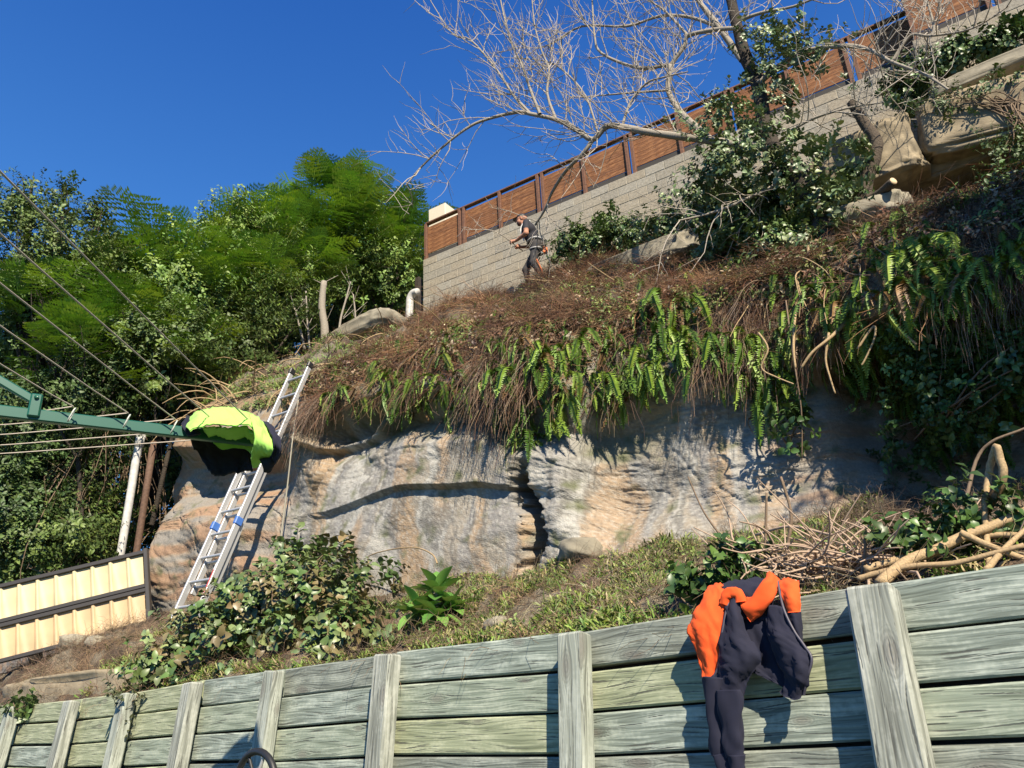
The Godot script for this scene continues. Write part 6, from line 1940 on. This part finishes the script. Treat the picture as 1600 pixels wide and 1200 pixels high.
func climber() -> void:
	var c := Vector2(-5.080, 8.413)
	var ground := Vector3(0.605, 8.726, -13.000)
	var fwd := (-U * 0.93 + N * 0.36).normalized()
	var side := fwd.cross(Vector3.UP).normalized()
	var t := thing("person", "person in dark work clothes and cap on the brow holding a cut branch", "person", ground)
	t.basis = Basis(fwd, Vector3.UP, side)
	var skin := Color(0.42, 0.20, 0.13)
	var shirt := Color(0.022, 0.023, 0.028)
	var trou := Color(0.04, 0.038, 0.036)
	var boot := Color(0.03, 0.025, 0.02)
	var grey := Color(0.10, 0.10, 0.11)
	var B: Array = []
	var add := func(a: Vector3, b: Vector3, r0: float, r1: float, col: Color) -> void:
		B.append([a, b, r0, r1, col])
	var pel := Vector3(0, 0.92, 0)
	var ch := Vector3(0.12, 1.26, 0)
	add.call(pel + Vector3(0, 0, -0.07), pel + Vector3(0, 0, 0.07), 0.125, 0.125, trou)
	add.call(pel + Vector3(0.02, 0.08, 0), ch, 0.13, 0.15, shirt)
	add.call(ch + Vector3(0, 0.02, -0.08), ch + Vector3(0, 0.02, 0.08), 0.14, 0.14, shirt)
	add.call(ch + Vector3(0.02, 0.12, -0.15), ch + Vector3(0.02, 0.12, 0.15), 0.075, 0.075, shirt)
	add.call(ch + Vector3(0.04, 0.16, 0), Vector3(0.23, 1.48, 0), 0.058, 0.054, skin)
	for sd in [-1.0, 1.0]:
		var hip := pel + Vector3(0, -0.04, 0.095 * sd)
		var knee := Vector3(0.26, 0.50, 0.13) if sd > 0 else Vector3(0.06, 0.48, -0.13)
		var ank := Vector3(0.20, 0.09, 0.15) if sd > 0 else Vector3(-0.14, 0.09, -0.15)
		add.call(hip, knee, 0.098, 0.068, trou)
		add.call(knee, ank, 0.066, 0.048, trou)
		add.call(ank, ank + Vector3(0.16, -0.045, 0.01 * sd), 0.052, 0.042, boot)
		var sh := ch + Vector3(0.02, 0.12, 0.19 * sd)
		var el := Vector3(0.04, 1.09, 0.27) if sd > 0 else Vector3(0.14, 1.08, -0.27)
		var wr := Vector3(0.31, 1.03, 0.12) if sd > 0 else Vector3(0.38, 1.06, -0.09)
		add.call(sh, sh.lerp(el, 0.6), 0.064, 0.06, shirt)
		add.call(sh.lerp(el, 0.55), el, 0.05, 0.045, skin)
		add.call(el, wr, 0.046, 0.03, skin)
	var st := begin()
	field_mesh(st, B, 0.016, 0.03)
	# hands: palm, four curled fingers and a thumb closing round the branch
	for sd in [-1.0, 1.0]:
		var wr := Vector3(0.31, 1.03, 0.12) if sd > 0 else Vector3(0.38, 1.06, -0.09)
		var hd: Array = []
		var palm := wr + Vector3(0.075, 0.005, -0.02 * sd)
		hd.append([wr, palm, 0.027, 0.034, skin])
		for k in 4:
			var kn := palm + Vector3(0.03 - 0.004 * absf(k - 1.5), 0.03 - 0.02 * k, 0.02 * sd)
			var m1 := kn + Vector3(0.028, 0.0, -0.025 * sd)
			var m2 := m1 + Vector3(-0.012, -0.006, -0.03 * sd)
			hd.append([palm, kn, 0.014, 0.0105, skin])
			hd.append([kn, m1, 0.0105, 0.0095, skin])
			hd.append([m1, m2, 0.0095, 0.008, skin])
		var th := wr + Vector3(0.03, 0.03, -0.01 * sd)
		hd.append([th, th + Vector3(0.04, 0.02, -0.03 * sd), 0.015, 0.011, skin])
		hd.append([th + Vector3(0.04, 0.02, -0.03 * sd), th + Vector3(0.065, 0.005, -0.04 * sd), 0.011, 0.009, skin])
		field_mesh(st, hd, 0.006, 0.008)
	# head, bent forward, with brow, nose, jaw and ears
	var hc := Vector3(0.265, 1.575, 0)
	var H: Array = []
	H.append([hc + Vector3(-0.03, 0.03, 0), hc + Vector3(0.02, 0.03, 0), 0.09, 0.086, skin])
	H.append([hc + Vector3(0.03, -0.05, -0.02), hc + Vector3(0.03, -0.05, 0.02), 0.058, 0.058, skin])
	H.append([hc + Vector3(0.055, -0.085, -0.012), hc + Vector3(0.055, -0.085, 0.012), 0.035, 0.035, Color(0.10, 0.06, 0.045)])
	H.append([hc + Vector3(0.10, 0.015, 0), hc + Vector3(0.122, -0.022, 0), 0.012, 0.016, skin])
	H.append([hc + Vector3(0.088, 0.03, -0.045), hc + Vector3(0.088, 0.03, 0.045), 0.016, 0.016, skin])
	H.append([hc + Vector3(0.092, 0.008, -0.034), hc + Vector3(0.094, 0.008, -0.03), 0.009, 0.009, Color(0.03, 0.02, 0.02)])
	H.append([hc + Vector3(0.092, 0.008, 0.034), hc + Vector3(0.094, 0.008, 0.03), 0.009, 0.009, Color(0.03, 0.02, 0.02)])
	H.append([hc + Vector3(0.094, -0.055, -0.02), hc + Vector3(0.094, -0.055, 0.02), 0.009, 0.009, Color(0.26, 0.09, 0.07)])
	for sd in [-1.0, 1.0]:
		H.append([hc + Vector3(-0.005, 0.025, 0.088 * sd), hc + Vector3(-0.01, -0.02, 0.086 * sd), 0.017, 0.012, skin])
	H.append([hc + Vector3(-0.03, -0.06, 0), Vector3(0.23, 1.47, 0), 0.05, 0.054, skin])
	field_mesh(st, H, 0.007, 0.014)
	put("body", finish(st, M.person), t)
	# cap with a brim
	st = begin()
	var rings: Array = []
	for j in 7:
		var el := j / 6.0 * PI * 0.5
		var ring: Array = []
		for k in 20:
			var a := TAU * k / 20.0
			ring.append(hc + Vector3(-0.008 + cos(a) * cos(el) * 0.112, 0.045 + sin(el) * 0.095, sin(a) * cos(el) * 0.1))
		rings.append(ring)
	for j in 6:
		for k in 20:
			quad(st, rings[j][k], rings[j + 1][k], rings[j + 1][(k + 1) % 20], rings[j][(k + 1) % 20])
	var br: Array = []
	for k in 13:
		var a := lerpf(-1.15, 1.15, k / 12.0)
		br.append([hc + Vector3(-0.008 + cos(a) * 0.11, 0.048, sin(a) * 0.098), hc + Vector3(-0.008 + cos(a) * 0.185, 0.03, sin(a) * 0.1)])
	for k in 12:
		quad(st, br[k][0], br[k][1], br[k + 1][1], br[k + 1][0])
		quad(st, br[k][0] + Vector3(0, 0.006, 0), br[k + 1][0] + Vector3(0, 0.006, 0), br[k + 1][1] + Vector3(0, 0.006, 0), br[k][1] + Vector3(0, 0.006, 0))
	put("cap", finish(st, M.plastic_black), t)
	# harness belt, straps, pouch, knee guards
	st = begin()
	var belt: Array = []
	for k in 25:
		var a := TAU * k / 24.0
		belt.append(Vector3(0.01 + cos(a) * 0.155, 1.0 + 0.01 * sin(a * 2.0), sin(a) * 0.205))
	tube(st, belt, 0.022, 0.022, 6)
	put("harness_belt", finish(st, M.harness), t)
	for sd in [-1.0, 1.0]:
		st = begin()
		var hip := pel + Vector3(0, -0.12, 0.1 * sd)
		var loop: Array = []
		for k in 21:
			var a := TAU * k / 20.0
			loop.append(hip + Vector3(cos(a) * 0.112, sin(a * 1.0) * 0.03, sin(a) * 0.112))
		tube(st, loop, 0.016, 0.016, 5)
		put("leg_loop", finish(st, M.harness), t)
		st = begin()
		var s0 := ch + Vector3(0.13, -0.12, 0.08 * sd)
		var s1 := ch + Vector3(0.075, 0.19, 0.1 * sd)
		tube(st, smooth_line([s0, ch + Vector3(0.155, 0.05, 0.09 * sd), s1, ch + Vector3(-0.05, 0.2, 0.1 * sd)], 4), 0.013, 0.013, 5)
		put("shoulder_strap", finish(st, M.sticker_white), t)
	put("tool_pouch", box_mesh(Vector3(0.12, 0.16, 0.08), 0.02, M.glove_orange), t, Transform3D(Basis(Vector3.UP, 0.4), Vector3(-0.13, 0.93, 0.2)))
	put("tool_pouch", box_mesh(Vector3(0.1, 0.14, 0.06), 0.02, M.plastic_black), t, Transform3D(Basis(Vector3.UP, -0.2), Vector3(-0.15, 1.07, 0.16)))
	st = begin()
	tube(st, [Vector3(-0.02, 0.5, -0.21), Vector3(-0.1, 0.28, -0.215), Vector3(-0.13, 0.14, -0.2)], 0.016, 0.014, 6)
	tube(st, [Vector3(-0.03, 0.78, 0.2), Vector3(0.08, 0.6, 0.215)], 0.012, 0.012, 6)
	put("trouser_piping", finish(st, M.glove_orange), t)
	# the branch in his hands
	var inv := t.transform
	st = begin()
	var bl := smooth_line([inv * Vector3(0.33, 1.06, 0.30), inv * Vector3(0.41, 1.04, 0.09), inv * Vector3(0.49, 1.055, -0.12), inv * Vector3(0.75, 1.1, -0.5), inv * Vector3(1.1, 1.0, -0.8)], 4)
	tube(st, bl, 0.012, 0.007, 6)
	twigs(st, bl, 0.006, 1, 9, 0.5, Vector3(0, -0.2, 0))
	tag(put("cut_branch", finish(st, M.twig)), "thin leafless branch held by the climbing person", "branch")

# ---------------------------------------------------------------- all together
func _ready() -> void:
	rng.seed = 20240611
	var cam := Camera3D.new()
	cam.name = "camera"
	cam.position = Vector3(0, 1.5, 0)
	cam.rotation_degrees = Vector3(22.0, 0, -2.74)
	cam.fov = 53.13
	cam.far = 4000.0
	add_child(cam)
	var env := Environment.new()
	env.background_mode = Environment.BG_SKY
	var sm := ProceduralSkyMaterial.new()
	sm.sky_top_color = lin(0.007, 0.05, 0.235)
	sm.sky_horizon_color = lin(0.13, 0.42, 0.90)
	sm.sky_curve = 0.3
	sm.sky_energy_multiplier = 0.96
	sm.ground_bottom_color = Color(0.22, 0.24, 0.16)
	sm.ground_horizon_color = Color(0.5, 0.58, 0.6)
	sm.sun_angle_max = 1.0
	var sky := Sky.new()
	sky.sky_material = sm
	env.sky = sky
	env.tonemap_mode = Environment.TONE_MAPPER_LINEAR
	env.tonemap_exposure = 1.92
	env.sdfgi_enabled = true
	env.ssao_enabled = true
	env.ssil_enabled = true
	var we := WorldEnvironment.new()
	we.environment = env
	add_child(we)
	var sun := DirectionalLight3D.new()
	sun.name = "sun"
	sun.rotation_degrees = Vector3(-42.0, 17.0, 0)
	sun.light_color = Color(1.0, 0.95, 0.86)
	sun.light_energy = 1.6
	sun.light_angular_distance = 0.53
	sun.shadow_enabled = true
	add_child(sun)
	var a := deg_to_rad(HILL)
	U = Vector3(sin(a), 0, cos(a))
	N = Vector3(-cos(a), 0, sin(a))
	var b := deg_to_rad(WALL)
	RU = Vector3(sin(b), 0, cos(b))
	RN = Vector3(-cos(b), 0, sin(b))
	n1.seed = 4
	n1.frequency = 1.0
	n1.noise_type = FastNoiseLite.TYPE_SIMPLEX_SMOOTH
	n1.fractal_type = FastNoiseLite.FRACTAL_NONE
	n2.seed = 9
	n2.frequency = 1.0
	n2.noise_type = FastNoiseLite.TYPE_SIMPLEX
	n2.fractal_octaves = 3
	materials()
	var fc := [[0.13, 0.24, 0.025], [0.19, 0.31, 0.035], [0.09, 0.18, 0.022], [0.25, 0.36, 0.05], [0.24, 0.14, 0.06]]
	for i in 5:
		leaf_mat("fern%d" % i, lin(fc[i][0], fc[i][1], fc[i][2]), 0.5, 0.4)
	var ac := [[0.11, 0.24, 0.045], [0.15, 0.29, 0.06], [0.08, 0.19, 0.04]]
	for i in 3:
		var am := mat("agave%d" % i, lin(ac[i][0], ac[i][1], ac[i][2]), 0.38)
		am.backlight_enabled = true
		am.backlight = Color(0.3, 0.35, 0.15)
	kinds()
	setting()
	retaining_wall()
	block_wall()
	slat_fence()
	stones()
	left_trees()
	bare_tree()
	ground_cover()
	ferns()
	fern_mat()
	shrubs()
	vines()
	ladder()
	clothesline()
	steel_panel()
	pipes()
	lime_jacket()
	orange_jacket()
	climber()
